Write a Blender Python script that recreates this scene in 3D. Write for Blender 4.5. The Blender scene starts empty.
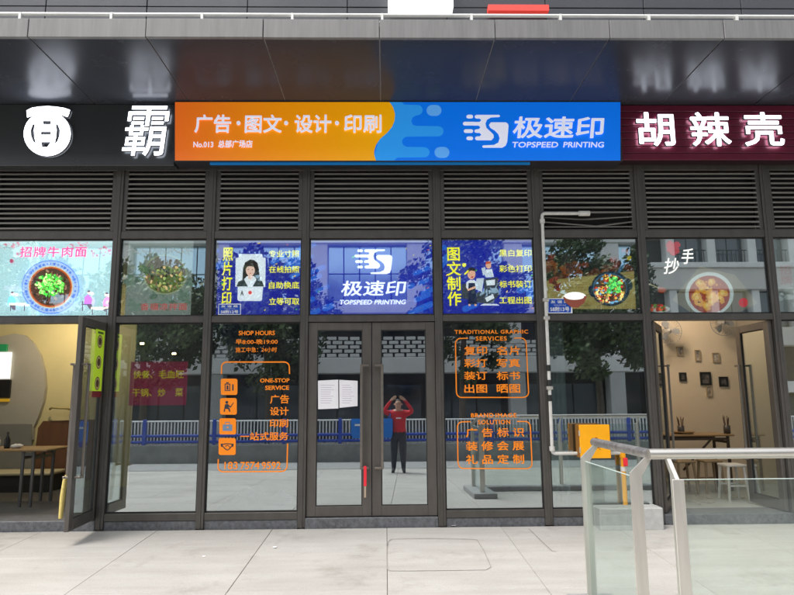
import bpy, bmesh, math, random
from mathutils import Vector, Matrix
R = math.radians
random.seed(7)
S = bpy.context.scene
C = S.collection

# ------------------------------------------------------------------ camera
FPX, CW, CH = 640.0, 794.0, 595.0
D0, CZ = 7.5, 1.43                       # camera to glazing plane (y = 0), height above the door step
PITCH, YAW, ROLL = R(8.86), R(1.05), R(-0.42)
fw = Vector((math.sin(YAW) * math.cos(PITCH), math.cos(YAW) * math.cos(PITCH), math.sin(PITCH)))
rt = fw.cross(Vector((0, 0, 1))).normalized()
up = rt.cross(fw)
rt, up = rt * math.cos(ROLL) + up * math.sin(ROLL), up * math.cos(ROLL) - rt * math.sin(ROLL)
CAM = Vector((0, -D0, CZ))
cd = bpy.data.cameras.new('camera')
cam = bpy.data.objects.new('camera', cd)
C.objects.link(cam)
cd.sensor_width = 36.0
cd.lens = FPX / CW * 36.0
cd.clip_start, cd.clip_end = 0.03, 500
cam.matrix_world = Matrix(((rt.x, up.x, -fw.x, CAM.x), (rt.y, up.y, -fw.y, CAM.y), (rt.z, up.z, -fw.z, CAM.z), (0, 0, 0, 1)))
S.camera = cam

# ------------------------------------------------------------------ sky, sun, exposure
SUN_EL, SUN_AZ = R(62), R(232)           # azimuth clockwise from +Y: the sun stands along the street behind thin cloud
w = bpy.data.worlds.new('World')
S.world = w
w.use_nodes = True
nt = w.node_tree
nt.nodes.clear()
sky = nt.nodes.new('ShaderNodeTexSky')
sky.sky_type = 'NISHITA'
sky.sun_disc = False
sky.sun_elevation, sky.sun_rotation = SUN_EL, SUN_AZ
sky.air_density, sky.dust_density = 1.0, 3.0
hs = nt.nodes.new('ShaderNodeHueSaturation')
hs.inputs['Saturation'].default_value = 0.3   # thin even cloud
bgn = nt.nodes.new('ShaderNodeBackground')
bgn.inputs['Strength'].default_value = 0.15
won = nt.nodes.new('ShaderNodeOutputWorld')
nt.links.new(sky.outputs[0], hs.inputs['Color'])
nt.links.new(hs.outputs[0], bgn.inputs['Color'])
nt.links.new(bgn.outputs[0], won.inputs['Surface'])
sd = bpy.data.lights.new('sun', 'SUN')
sd.energy, sd.angle, sd.color = 1.5, R(25), (1.0, 0.97, 0.92)
sun = bpy.data.objects.new('sun', sd)
C.objects.link(sun)
to_sun = Vector((math.sin(SUN_AZ) * math.cos(SUN_EL), math.cos(SUN_AZ) * math.cos(SUN_EL), math.sin(SUN_EL)))
sun.rotation_euler = (-to_sun).to_track_quat('-Z', 'Y').to_euler()
sun.location = (0, -12, 20)
S.view_settings.view_transform = 'Standard'
S.view_settings.look = 'None'
S.view_settings.gamma = 1.0
EXPO = 1.14
S.view_settings.exposure = EXPO
K = 2 ** -EXPO                           # emission that shows at its own colour
S.render.engine = 'CYCLES'
S.cycles.max_bounces = 10
S.cycles.transparent_max_bounces = 24
S.cycles.glossy_bounces = 5

# ------------------------------------------------------------------ helpers
def ray(px, py):
    return fw + rt * ((px - CW / 2) / FPX) + up * ((CH / 2 - py) / FPX)
def P(px, py, y=0.0):                    # pixel -> point on the upright plane y
    d = ray(px, py)
    return CAM + d * ((y - CAM.y) / d.y)
def PZ(px, py, z):                       # pixel -> point on the level plane z
    d = ray(px, py)
    return CAM + d * ((z - CAM.z) / d.z)
def X(px, py, y=0.0): return P(px, py, y).x
def Z(px, py, y=0.0): return P(px, py, y).z
def lin(c):
    return tuple((v / 255 / 12.92) if v / 255 <= 0.04045 else ((v / 255 + 0.055) / 1.055) ** 2.4 for v in c)

MATS = {}
def mat(name, col, rough=0.6, metal=0.0, var=0.0, scale=6.0, bump=0.0, emit=0.0, spec=0.5, aniso=None, stain=None):
    """Principled material; var = noise variation of the base colour, emit = light given off in the same colour."""
    if name in MATS: return MATS[name]
    m = bpy.data.materials.new(name)
    MATS[name] = m
    m.use_nodes = True
    n, l = m.node_tree.nodes, m.node_tree.links
    b = n['Principled BSDF']
    b.inputs['Roughness'].default_value = rough
    b.inputs['Metallic'].default_value = metal
    b.inputs['Specular IOR Level'].default_value = spec
    c4 = (*col, 1)
    b.inputs['Base Color'].default_value = c4
    if emit:
        b.inputs['Emission Color'].default_value = c4
        b.inputs['Emission Strength'].default_value = emit
    if var or bump:
        g = n.new('ShaderNodeNewGeometry')
        mp = n.new('ShaderNodeMapping')
        if aniso: mp.inputs['Scale'].default_value = aniso
        l.new(g.outputs['Position'], mp.inputs['Vector'])
        tx = n.new('ShaderNodeTexNoise')
        tx.inputs['Scale'].default_value = scale
        tx.inputs['Detail'].default_value = 6
        tx.inputs['Roughness'].default_value = 0.65
        l.new(mp.outputs[0], tx.inputs['Vector'])
        if var:
            cr = n.new('ShaderNodeValToRGB')
            cr.color_ramp.elements[0].position, cr.color_ramp.elements[1].position = 0.3, 0.7
            cr.color_ramp.elements[0].color = (*[max(0, v * (1 - var)) for v in col], 1)
            cr.color_ramp.elements[1].color = (*[min(1, v * (1 + var)) for v in col], 1)
            l.new(tx.outputs['Fac'], cr.inputs['Fac'])
            l.new(cr.outputs[0], b.inputs['Base Color'])
            mr = n.new('ShaderNodeMapRange')
            mr.inputs['To Min'].default_value, mr.inputs['To Max'].default_value = max(0.02, rough - 0.12), min(1, rough + 0.12)
            l.new(tx.outputs['Fac'], mr.inputs['Value'])
            l.new(mr.outputs[0], b.inputs['Roughness'])
        if bump:
            bp = n.new('ShaderNodeBump')
            bp.inputs['Strength'].default_value = bump
            bp.inputs['Distance'].default_value = 0.01
            l.new(tx.outputs['Fac'], bp.inputs['Height'])
            l.new(bp.outputs[0], b.inputs['Normal'])
    return m

def glass(name, tint, refl, rough=0.0, dust=0.0, ripple=0.0, gloss=(0.89, 0.96, 0.98)):
    if name in MATS: return MATS[name]
    m = bpy.data.materials.new(name)
    MATS[name] = m
    m.use_nodes = True
    n, l = m.node_tree.nodes, m.node_tree.links
    n.remove(n['Principled BSDF'])
    t = n.new('ShaderNodeBsdfTransparent'); t.inputs[0].default_value = (*tint, 1)
    g = n.new('ShaderNodeBsdfGlossy'); g.inputs['Roughness'].default_value = rough
    g.inputs['Color'].default_value = (*gloss, 1)
    gn = n.new('ShaderNodeNewGeometry')
    dt = n.new('ShaderNodeVectorMath'); dt.operation = 'DOT_PRODUCT'
    l.new(gn.outputs['Incoming'], dt.inputs[0]); l.new(gn.outputs['Normal'], dt.inputs[1])
    ab = n.new('ShaderNodeMath'); ab.operation = 'ABSOLUTE'; l.new(dt.outputs['Value'], ab.inputs[0])
    om = n.new('ShaderNodeMath'); om.operation = 'SUBTRACT'; om.inputs[0].default_value = 1.0; l.new(ab.outputs[0], om.inputs[1])
    pw_ = n.new('ShaderNodeMath'); pw_.operation = 'POWER'; pw_.inputs[1].default_value = 5.0; l.new(om.outputs[0], pw_.inputs[0])
    fr = n.new('ShaderNodeMath'); fr.operation = 'MULTIPLY_ADD'; fr.inputs[1].default_value = 0.7; fr.inputs[2].default_value = 0.02
    l.new(pw_.outputs[0], fr.inputs[0])
    ad = n.new('ShaderNodeMath'); ad.operation = 'ADD'; ad.use_clamp = True
    ad.inputs[1].default_value = refl
    l.new(fr.outputs[0], ad.inputs[0])
    mx = n.new('ShaderNodeMixShader')
    l.new(ad.outputs[0], mx.inputs[0]); l.new(t.outputs[0], mx.inputs[1]); l.new(g.outputs[0], mx.inputs[2])
    last = mx
    if dust:
        df = n.new('ShaderNodeBsdfDiffuse'); df.inputs[0].default_value = (0.6, 0.6, 0.57, 1)
        nz = n.new('ShaderNodeTexNoise'); nz.inputs['Scale'].default_value = 3; nz.inputs['Detail'].default_value = 7
        ge = n.new('ShaderNodeNewGeometry'); l.new(ge.outputs['Position'], nz.inputs['Vector'])
        mr = n.new('ShaderNodeMapRange'); mr.inputs['From Min'].default_value = 0.3; mr.inputs['From Max'].default_value = 0.8
        mr.inputs['To Max'].default_value = dust
        l.new(nz.outputs['Fac'], mr.inputs['Value'])
        m2 = n.new('ShaderNodeMixShader')
        l.new(mr.outputs[0], m2.inputs[0]); l.new(mx.outputs[0], m2.inputs[1]); l.new(df.outputs[0], m2.inputs[2])
        last = m2
    if ripple:
        nz = n.new('ShaderNodeTexNoise'); nz.inputs['Scale'].default_value = 1.3; nz.inputs['Detail'].default_value = 1
        ge = n.new('ShaderNodeNewGeometry'); l.new(ge.outputs['Position'], nz.inputs['Vector'])
        bp = n.new('ShaderNodeBump'); bp.inputs['Strength'].default_value = ripple; bp.inputs['Distance'].default_value = 0.01
        l.new(nz.outputs['Fac'], bp.inputs['Height']); l.new(bp.outputs[0], g.inputs['Normal'])
    l.new(last.outputs[0], n['Material Output'].inputs['Surface'])
    return m

WO = {}                                   # world origin of every object (all unrotated unless set later)
def thing(name, label, cat, loc, group=None):
    o = bpy.data.objects.new(name, None)
    o.empty_display_size = 0.1
    C.objects.link(o)
    o.location = loc
    WO[o.name] = Vector(loc)
    o['label'] = label; o['category'] = cat
    if group: o['group'] = group
    return o
def tag(o, label, cat, group=None):
    o['label'] = label; o['category'] = cat
    if group: o['group'] = group
    return o
def struct(o):
    o['kind'] = 'structure'
    return o

class MB:
    """collects shapes in world coordinates; build() links them as one mesh object"""
    def __init__(s): s.v, s.f, s.m, s.sm = [], [], [], []
    def add(s, vs, fs, mi=0, smooth=False):
        o = len(s.v)
        s.v += [Vector(v) for v in vs]
        for f in fs:
            s.f.append([i + o for i in f]); s.m.append(mi); s.sm.append(smooth)
        return s
    def box(s, x0, x1, y0, y1, z0, z1, mi=0, M=None):
        vs = [Vector(p) for p in ((x0, y0, z0), (x1, y0, z0), (x1, y1, z0), (x0, y1, z0), (x0, y0, z1), (x1, y0, z1), (x1, y1, z1), (x0, y1, z1))]
        if M: vs = [M @ v for v in vs]
        return s.add(vs, [(0, 3, 2, 1), (4, 5, 6, 7), (0, 1, 5, 4), (1, 2, 6, 5), (2, 3, 7, 6), (3, 0, 4, 7)], mi)
    def cbox(s, x0, x1, y0, y1, z0, z1, c=0.004, mi=0, M=None):
        """box with chamfered edges"""
        c = min(c, abs(x1 - x0) / 3, abs(y1 - y0) / 3, abs(z1 - z0) / 3)
        bm = bmesh.new()
        bmesh.ops.create_cube(bm, size=1)
        for v in bm.verts:
            v.co = Vector(((x0 + x1) / 2 + v.co.x * (x1 - x0), (y0 + y1) / 2 + v.co.y * (y1 - y0), (z0 + z1) / 2 + v.co.z * (z1 - z0)))
        bmesh.ops.bevel(bm, geom=bm.edges[:], offset=c, segments=1, affect='EDGES')
        bm.verts.index_update()
        vs = [(M @ v.co) if M else v.co.copy() for v in bm.verts]
        s.add(vs, [[v.index for v in f.verts] for f in bm.faces], mi)
        bm.free()
        return s
    def tube(s, pts, r, n=10, mi=0, caps=True):
        pts = [Vector(p) for p in pts]
        rs = r if isinstance(r, (list, tuple)) else [r] * len(pts)
        rings = []
        ref = None
        for i, p in enumerate(pts):
            if i == 0: t = pts[1] - p
            elif i == len(pts) - 1: t = p - pts[i - 1]
            else: t = (pts[i + 1] - p).normalized() + (p - pts[i - 1]).normalized()
            t.normalize()
            if ref is None:
                ref = t.cross(Vector((0, 0, 1)))
                if ref.length < 0.1: ref = t.cross(Vector((1, 0, 0)))
            ref = (ref - t * ref.dot(t)).normalized()
            b = t.cross(ref)
            k = 1.0
            if 0 < i < len(pts) - 1:
                ca = max(0.3, math.sqrt(max(0.09, (1 + (pts[i + 1] - p).normalized().dot((p - pts[i - 1]).normalized())) / 2)))
            rings.append([p + (ref * math.cos(2 * math.pi * j / n) + b * math.sin(2 * math.pi * j / n)) * rs[i] for j in range(n)])
        vs = [v for ring in rings for v in ring]
        fs = []
        for i in range(len(pts) - 1):
            for j in range(n):
                fs.append((i * n + j, i * n + (j + 1) % n, (i + 1) * n + (j + 1) % n, (i + 1) * n + j))
        s.add(vs, fs, mi, True)
        if caps:
            s.add(rings[0], [tuple(range(n))[::-1]], mi); s.add(rings[-1], [tuple(range(n))], mi)
        return s
    def lathe(s, prof, c, n=24, mi=0, ax='z'):
        """prof = [(radius, height)...] round an axis through c"""
        vs, fs = [], []
        for r, h in prof:
            for j in range(n):
                a = 2 * math.pi * j / n
                q = (r * math.cos(a), r * math.sin(a), h)
                if ax == 'y': q = (q[0], h, q[1])
                vs.append(Vector(c) + Vector(q))
        for i in range(len(prof) - 1):
            for j in range(n):
                fs.append((i * n + j, i * n + (j + 1) % n, (i + 1) * n + (j + 1) % n, (i + 1) * n + j))
        return s.add(vs, fs, mi, True)
    def prism(s, poly, y0, y1, mi=0):
        """poly = [(x, z)...] outline given anticlockwise as seen from -y; runs from y0 (front) to y1"""
        n = len(poly)
        vs = [(x, y0, z) for x, z in poly] + [(x, y1, z) for x, z in poly]
        fs = [tuple(range(n)), tuple(range(2 * n - 1, n - 1, -1))]
        fs += [(i, i + n, (i + 1) % n + n, (i + 1) % n) for i in range(n)]
        return s.add(vs, fs, mi)
    def build(s, name, mats, parent=None, origin=None, flip=False):
        if not isinstance(mats, (list, tuple)): mats = [mats]
        if origin is None:
            lo = [min(v[i] for v in s.v) for i in range(3)]; hi = [max(v[i] for v in s.v) for i in range(3)]
            origin = Vector(((lo[0] + hi[0]) / 2, (lo[1] + hi[1]) / 2, lo[2]))
        origin = Vector(origin)
        me = bpy.data.meshes.new(name)
        me.from_pydata([v - origin for v in s.v], [], s.f)
        for m in mats: me.materials.append(m)
        me.polygons.foreach_set('material_index', s.m)
        me.polygons.foreach_set('use_smooth', s.sm)
        me.update()
        bm = bmesh.new(); bm.from_mesh(me)
        bmesh.ops.recalc_face_normals(bm, faces=bm.faces)
        bm.to_mesh(me); bm.free()
        return place(name, me, origin, parent)
def place(name, me, origin, parent=None):
    o = bpy.data.objects.new(name, me)
    C.objects.link(o)
    WO[o.name] = Vector(origin)
    if parent:
        o.parent = parent
        o.location = Vector(origin) - WO[parent.name]
    else:
        o.location = origin
    return o
def copy_thing(o, loc, label=None, rz=0):
    r = o.copy(); C.objects.link(r); r.location = loc; r.rotation_euler.z = rz
    WO[r.name] = Vector(loc)
    if label: r['label'] = label
    for ch in list(o.children):
        c = ch.copy(); C.objects.link(c); c.parent = r
        for g in list(ch.children):
            d = g.copy(); C.objects.link(d); d.parent = c
    return r

def text(s, x0, y0, x1, y1, y, m, parent, name='lettering', bold=0.02, depth=0.0008, shear=0.0, fit=True, spacing=1.0, line=1.0, round_=0.0):
    """lettering filling the pixel box on the upright plane y (faces -y)"""
    cu = bpy.data.curves.new('t', 'FONT')
    cu.body = s
    cu.size = 1.0
    cu.shear = shear
    cu.space_character = spacing
    cu.space_line = line
    cu.extrude = 0.5 if depth > 0.002 else 0.0
    cu.resolution_u = 3
    if '\n' in s: cu.align_x = 'CENTER'
    to = bpy.data.objects.new('t', cu)
    C.objects.link(to)
    dg = bpy.context.evaluated_depsgraph_get()
    me = bpy.data.meshes.new_from_object(to.evaluated_get(dg))
    bpy.data.objects.remove(to); bpy.data.curves.remove(cu)
    if not me.vertices: return None
    xs = [v.co.x for v in me.vertices]; ys = [v.co.y for v in me.vertices]
    a, b = P(x0, y1, y), P(x1, y0, y)
    ox, oy, sx, sz = min(xs), min(ys), (b.x - a.x) / (max(xs) - min(xs)), (b.z - a.z) / (max(ys) - min(ys))
    # heavier strokes: the glyph laid over itself a few times, shifted sideways, each copy a hair in front
    kb = bold * 0.72
    vs0 = [v.co.copy() for v in me.vertices]
    fs0 = [tuple(p.vertices) for p in me.polygons]
    ex, ez = (max(xs) - min(xs)), (max(ys) - min(ys))
    fx, fz = (ex - 0) / (ex + 2 * kb), (ez - 0) / (ez + 2 * kb)
    vs, fs = [], []
    nb = 8 if bold else 0
    for c in range(nb + 1):
        q = 2 * math.pi * c / 8
        dx, dz = (kb * math.cos(q), kb * math.sin(q)) if c < nb else (0, 0)
        o_ = len(vs)
        for v in vs0:
            vs.append(((v.x - ox + kb + dx) * fx * sx, (-0.5 - v.z if depth > 0.002 else -1.0) * depth - 0.00012 * c, (v.y - oy + kb + dz) * fz * sz))
        fs += [tuple(i + o_ for i in f) for f in fs0]
    me = bpy.data.meshes.new(name)
    me.from_pydata(vs, [], fs)
    me.materials.append(m)
    me.update()
    if depth > 0.03:                      # channel letters: only the faces shine
        me.materials.append(M_letside)
        for p_ in me.polygons: p_.material_index = 0 if abs(p_.normal.y) > 0.5 else 1
    return place(name, me, Vector((a.x, y, a.z)), parent)

class Print:
    """flat printed picture on the plane y, in photo pixels; every new layer lies a hair in front of the last"""
    def __init__(s, y): s.y, s.mb, s.mats, s.L = y, MB(), [], 0
    def mi(s, m):
        if m not in s.mats: s.mats.append(m)
        return s.mats.index(m)
    def lay(s, k=1): s.L += k
    def poly(s, pts, m, step=1):
        s.L += step
        y = s.y - 0.0003 * s.L
        vs = [P(a, b, y) for a, b in pts]
        # orient to face -y
        ar = sum(vs[i].x * vs[(i + 1) % len(vs)].z - vs[(i + 1) % len(vs)].x * vs[i].z for i in range(len(vs)))
        if ar < 0: vs.reverse()
        s.mb.add(vs, [tuple(range(len(vs)))], s.mi(m))
    def rect(s, x0, y0, x1, y1, m, step=1): s.poly([(x0, y0), (x1, y0), (x1, y1), (x0, y1)], m, step)
    def disc(s, cx, cy, rx, m, ry=None, n=28, step=1, wob=0, rot=0):
        ry = ry or rx
        pts = []
        for i in range(n):
            a = 2 * math.pi * i / n
            k = 1 + random.uniform(-wob, wob)
            u, v = rx * k * math.cos(a), ry * k * math.sin(a)
            pts.append((cx + u * math.cos(rot) - v * math.sin(rot), cy + u * math.sin(rot) + v * math.cos(rot)))
        s.poly(pts, m, step)
    def bar(s, ax, ay, bx, by, wd, m, step=1):
        """stroke with round ends"""
        an = math.atan2(by - ay, bx - ax)
        pts = [(ax + wd / 2 * math.cos(an + math.pi / 2 + i * math.pi / 8), ay + wd / 2 * math.sin(an + math.pi / 2 + i * math.pi / 8)) for i in range(9)]
        pts += [(bx + wd / 2 * math.cos(an - math.pi / 2 + i * math.pi / 8), by + wd / 2 * math.sin(an - math.pi / 2 + i * math.pi / 8)) for i in range(9)]
        s.poly(pts, m, step)
    def stroke(s, pts, wd, m):
        """open line of constant width, as a strip"""
        L, Rr = [], []
        for i, (x, y) in enumerate(pts):
            a = pts[max(0, i - 1)]; b = pts[min(len(pts) - 1, i + 1)]
            dx, dy = b[0] - a[0], b[1] - a[1]
            q = math.hypot(dx, dy) or 1
            L.append((x - dy / q * wd / 2, y + dx / q * wd / 2)); Rr.append((x + dy / q * wd / 2, y - dx / q * wd / 2))
        s.L += 1
        for i in range(len(pts) - 1):
            s.poly([L[i], L[i + 1], Rr[i + 1], Rr[i]], m, 0)
    def build(s, name, parent): return s.mb.build(name, s.mats, parent)

def arc(cx, cy, r, a0, a1, n=6, ry=None):
    ry = ry or r
    return [(cx + r * math.cos(R(a0 + (a1 - a0) * i / n)), cy + ry * math.sin(R(a0 + (a1 - a0) * i / n))) for i in range(n + 1)]

def logo(pr, x0, y0, x1, y1, m):
    """running S with speed bars, drawn in the 0..210 x 0..155 grid of the sign"""
    fx, fy = (x1 - x0) / 210, (y1 - y0) / 155
    q = lambda pts: [(x0 + a * fx, y0 + b * fy) for a, b in pts]
    for (a, b, c, e, t) in ((24, 10, 38, 10, 17), (8, 42, 50, 42, 17), (12, 76, 38, 76, 17), (24, 109, 38, 109, 17)):
        pts = arc(a, b, t / 2, 90, 270) + arc(c, e, t / 2, -90, 90)
        pr.poly(q(pts), m, 0 if a != 24 else 1)
    # upper half of the S with its comb of bars on the left
    up_ = [(166, 2), (170, 7), (166, 12), (128, 14), (110, 24), (103, 42), (108, 62), (126, 78), (140, 92), (141, 106), (130, 118)] + \
          [(64, 118)] + arc(64, 109, 9, 90, 270, 4) + [(76, 100), (84, 92), (76, 84), (60, 84)] + arc(60, 76, 8, 90, 270, 4)[1:] + \
          [(72, 67), (80, 59), (72, 51), (50, 51), (50, 34), (76, 34), (84, 26), (76, 19), (62, 19)] + arc(62, 10.5, 8.5, 90, 270, 4)[1:]
    pr.poly(q(up_), m)
    lo_ = [(128, 36), (196, 36), (206, 42), (209, 52), (203, 124), (196, 142), (180, 152), (92, 152), (88, 146), (92, 141), (142, 139), (162, 128), (168, 108), (162, 90), (146, 74), (126, 62), (119, 48)]
    pr.poly(q(lo_), m)

# ------------------------------------------------------------------ materials
M_frame = mat('bronze_aluminium', (0.086, 0.079, 0.071), 0.42, 0.35, var=0.14, scale=9, aniso=(1, 1, 0.4))
M_door = mat('bronze_door_aluminium', (0.104, 0.093, 0.082), 0.42, 0.35, var=0.12, scale=11, aniso=(1, 1, 0.3))
M_slat = mat('louvre_aluminium', (0.205, 0.192, 0.17), 0.5, 0.2, var=0.16, scale=5, aniso=(0.6, 1, 6))
M_slatback = mat('louvre_back', (0.022, 0.022, 0.021), 0.9)
M_gasket = mat('black_gasket', (0.012, 0.012, 0.012), 0.6)
M_granite = mat('dark_granite', (0.105, 0.108, 0.115), 0.5, var=0.45, scale=26, bump=0.05)
M_soffit = mat('dark_soffit_panel', (0.046, 0.050, 0.060), 0.25, 0.1, var=0.06, scale=2.0, spec=0.12)
M_soffback = mat('soffit_backing', (0.32, 0.31, 0.30), 0.6)
M_fascia = mat('grey_fascia_metal', (0.19, 0.187, 0.182), 0.55, 0.2, var=0.16, scale=5, aniso=(4, 1, 0.3), bump=0.04)
M_rail = mat('pale_pipe_paint', (0.72, 0.72, 0.69), 0.4, 0.1, var=0.06)
M_wallpanel = mat('grey_wall_panel', (0.065, 0.068, 0.075), 0.4, 0.3, var=0.08, scale=1.5)
M_steel = mat('brushed_stainless', (0.70, 0.67, 0.61), 0.42, 0.85, var=0.10, scale=14, aniso=(1, 1, 0.1))
M_steelrail = mat('stainless_handrail', (0.68, 0.65, 0.59), 0.36, 0.9, var=0.03, scale=3)
M_handle = mat('satin_handle', (0.25, 0.22, 0.19), 0.35, 0.75, var=0.08, scale=20)
G_shop = glass('shop_glass', (0.84, 0.88, 0.87), 0.36, rough=0.008, ripple=0.016, dust=0.025)
G_rail = glass('balustrade_glass', (0.89, 0.94, 0.915), 0.03, dust=0.08)
M_ceil = mat('room_ceiling_paint', (0.30, 0.30, 0.29), 0.8)
M_roomwall = mat('shop_room_wall', (0.16, 0.16, 0.165), 0.8, var=0.15, scale=1.2)
M_roomfloor = mat('room_floor_tile', (0.13, 0.13, 0.13), 0.35, var=0.25, scale=5)

# ------------------------------------------------------------------ ground
SL = 0.0385                               # the forecourt falls gently to the street
def gz(y): return SL * min(y, 0.0)
XW0, XW1 = -9.5, 9.5
YF = -12.0                                # street edge of the forecourt
g = MB()
g.add([(-60, -70, gz(YF) - 0.55), (60, -70, gz(YF) - 0.55), (60, 0.4, gz(YF) - 0.55), (-60, 0.4, gz(YF) - 0.55)], [(0, 1, 2, 3)])
road = struct(g.build('road', mat('asphalt', (0.16, 0.16, 0.165), 0.85, var=0.2, scale=8, bump=0.1)))
g = MB()
zt = -0.035
g.add([(-14, YF - 0.2, gz(YF) + zt), (14, YF - 0.2, gz(YF) + zt), (14, 0.25, zt), (-14, 0.25, zt), (-14, YF - 0.2, -1.3), (14, YF - 0.2, -1.3), (14, 0.25, -1.3), (-14, 0.25, -1.3)],
      [(0, 1, 2, 3), (4, 7, 6, 5), (0, 4, 5, 1), (1, 5, 6, 2), (2, 6, 7, 3), (3, 7, 4, 0)])
pavement = struct(g.build('pavement', mat('slab_joint_sand', (0.29, 0.275, 0.25), 0.95, var=0.2, scale=30)))

def slab_material():
    m = bpy.data.materials.new('pale_concrete_slab')
    m.use_nodes = True
    n, l = m.node_tree.nodes, m.node_tree.links
    b = n['Principled BSDF']
    ge = n.new('ShaderNodeNewGeometry')
    oi = n.new('ShaderNodeObjectInfo')
    def noise(sc, det=6, rough=0.6, st=None):
        mp = n.new('ShaderNodeMapping')
        if st: mp.inputs['Scale'].default_value = st
        l.new(ge.outputs['Position'], mp.inputs['Vector'])
        t = n.new('ShaderNodeTexNoise'); t.inputs['Scale'].default_value = sc; t.inputs['Detail'].default_value = det
        t.inputs['Roughness'].default_value = rough
        l.new(mp.outputs[0], t.inputs['Vector'])
        return t.outputs['Fac']
    def ramp(f, p0, c0, p1, c1):
        r = n.new('ShaderNodeValToRGB')
        r.color_ramp.elements[0].position, r.color_ramp.elements[1].position = p0, p1
        r.color_ramp.elements[0].color, r.color_ramp.elements[1].color = (*c0, 1), (*c1, 1)
        l.new(f, r.inputs[0]); return r.outputs[0]
    def mul(a, b_, f=1.0):
        x = n.new('ShaderNodeMix'); x.data_type = 'RGBA'; x.blend_type = 'MULTIPLY'
        x.inputs[0].default_value = f
        l.new(a, x.inputs[6]); l.new(b_, x.inputs[7]); return x.outputs[2]
    base = ramp(noise(0.9, 4), 0.3, (0.378, 0.361, 0.335), 0.75, (0.445, 0.43, 0.404))
    per = ramp(oi.outputs['Random'], 0.0, (0.93, 0.925, 0.92), 1.0, (1.0, 1.0, 1.0))
    c = mul(base, per)
    c = mul(c, ramp(noise(2.2, 5, 0.6, (0.35, 2.2, 1)), 0.30, (0.86, 0.85, 0.83), 0.62, (1, 1, 1)))   # sweeping streaks
    c = mul(c, ramp(noise(1.3, 8, 0.72), 0.30, (0.74, 0.72, 0.70), 0.46, (1, 1, 1)))                    # trodden dirt
    c = mul(c, ramp(noise(70, 3), 0.35, (0.9, 0.9, 0.9), 0.6, (1, 1, 1)))
    l.new(c, b.inputs['Base Color'])
    b.inputs['Roughness'].default_value = 0.75
    bp = n.new('ShaderNodeBump'); bp.inputs['Strength'].default_value = 0.12; bp.inputs['Distance'].default_value = 0.004
    l.new(noise(55, 5), bp.inputs['Height']); l.new(bp.outputs[0], b.inputs['Normal'])
    return m
M_slab = slab_material()
sx0 = X(387, 527)                         # one joint line runs towards the door
SW = (X(496, 525.5) - X(270, 527.5)) / 2
SD = 1.02
xs = [sx0 + i * SW for i in range(-8, 9)]
tilt = Matrix.Shear('XY', 3, (0, 0)) if False else None
for r in range(12):
    ya, yb = -0.075 - r * SD, -0.075 - (r + 1) * SD
    if yb < YF - 0.2: break
    slm = {}
    for i in range(16):
        a, b = xs[i] + 0.002, xs[i + 1] - 0.002
        cx, cy = (a + b) / 2, (ya + yb) / 2
        if 'me' not in slm:
            mb = MB(); mb.cbox(a, b, yb + 0.002, ya - 0.002, -0.04, 0.0, 0.003)
            for v in mb.v: v.z += gz(v.y)
            o = mb.build('paving_slab', M_slab, pavement, origin=(cx, cy, gz(cy)))
            slm['me'] = o.data
        else:
            place('paving_slab', slm['me'], Vector((cx, cy, gz(cy) + random.uniform(-0.0012, 0.0008))), pavement)
o = MB()
o.add([(-14, YF, gz(YF) + 0.006), (14, YF, gz(YF) + 0.006), (14, -9.1, gz(-9.1) + 0.006), (-14, -9.1, gz(-9.1) + 0.006)], [(0, 1, 2, 3)])
struct(o.build('service_lane', mat('worn_asphalt', (0.24, 0.24, 0.235), 0.85, var=0.2, scale=5)))
# recessed access cover outline cut in the slabs
mb = MB()
pts = [PZ(x, y, -0.05) for x, y in ((387.5, 568.5), (387, 560), (387, 550), (388.5, 544), (392, 542), (430, 541.5), (470, 542), (477, 542.5), (484, 552), (491, 566))]
pts += [PZ(x, y, -0.05) for x, y in ((486, 568.5), (450, 569), (410, 569.5), (391, 569.5), (388, 568.5))]
for a, b in zip(pts[:-1], pts[1:]):
    d = (b - a); d.z = 0; d.normalize(); nn = Vector((-d.y, d.x, 0)) * 0.0045
    q = [a - nn, b - nn, b + nn, a + nn]
    mb.add([(v.x, v.y, gz(v.y) + 0.0035) for v in q], [(0, 1, 2, 3)])
pts = [PZ(x, y, -0.05) for x, y in ((529, 533), (552, 552), (556, 552.5))]
for a, b in zip(pts[:-1], pts[1:]):
    d = (b - a); d.z = 0; d.normalize(); nn = Vector((-d.y, d.x, 0)) * 0.005
    mb.add([(v.x, v.y, gz(v.y) + 0.0035) for v in (a - nn, b - nn, b + nn, a + nn)], [(0, 1, 2, 3)])
mb.build('cover_joint', mat('joint_dirt', (0.24, 0.228, 0.205), 0.95, var=0.3, scale=20), pavement)

# ------------------------------------------------------------------ the shop building
MP = {1: (118.5, 235.5), 2: (211.6, 235), 3: (306.0, 240), 4: (437.0, 240), 5: (536.6, 240), 6: (640.3, 240), 7: (766.8, 235)}
MX = {k: X(*v) for k, v in MP.items()}
MX[0] = MX[1] - 1.55
MX[8] = MX[7] + 1.2
MX[-1] = MX[0] - 1.2
MX[9] = MX[8] + 1.55
MW = 0.044                                # half width of a mullion
Zt1a, Zt1b = Z(386, 238.6), Z(386, 231.3)
Zt2a, Zt2b = Z(386, 321.8), Z(386, 315.4)
Zsa, Zsb = Z(386, 518.0), Z(386, 510.5)
YSB, YSC = -0.22, -0.30                   # faces of the neighbours' signs and of the middle sign
ZS = Z(386, 101.3, YSC)                   # soffit
_d = ray(386, 38.3)
YC = CAM.y + _d.y * (ZS - CAM.z) / _d.z   # front edge of the canopy
ZF = Z(386, 21, YC)                       # top of the fascia
BX0, BX1 = MX[-1] - 0.6, MX[9] + 0.6
bld = thing('shop_building', 'dark framed shopfront building with glass bays, louvre band and deep canopy', 'building', (0, 0, 0))

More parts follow.
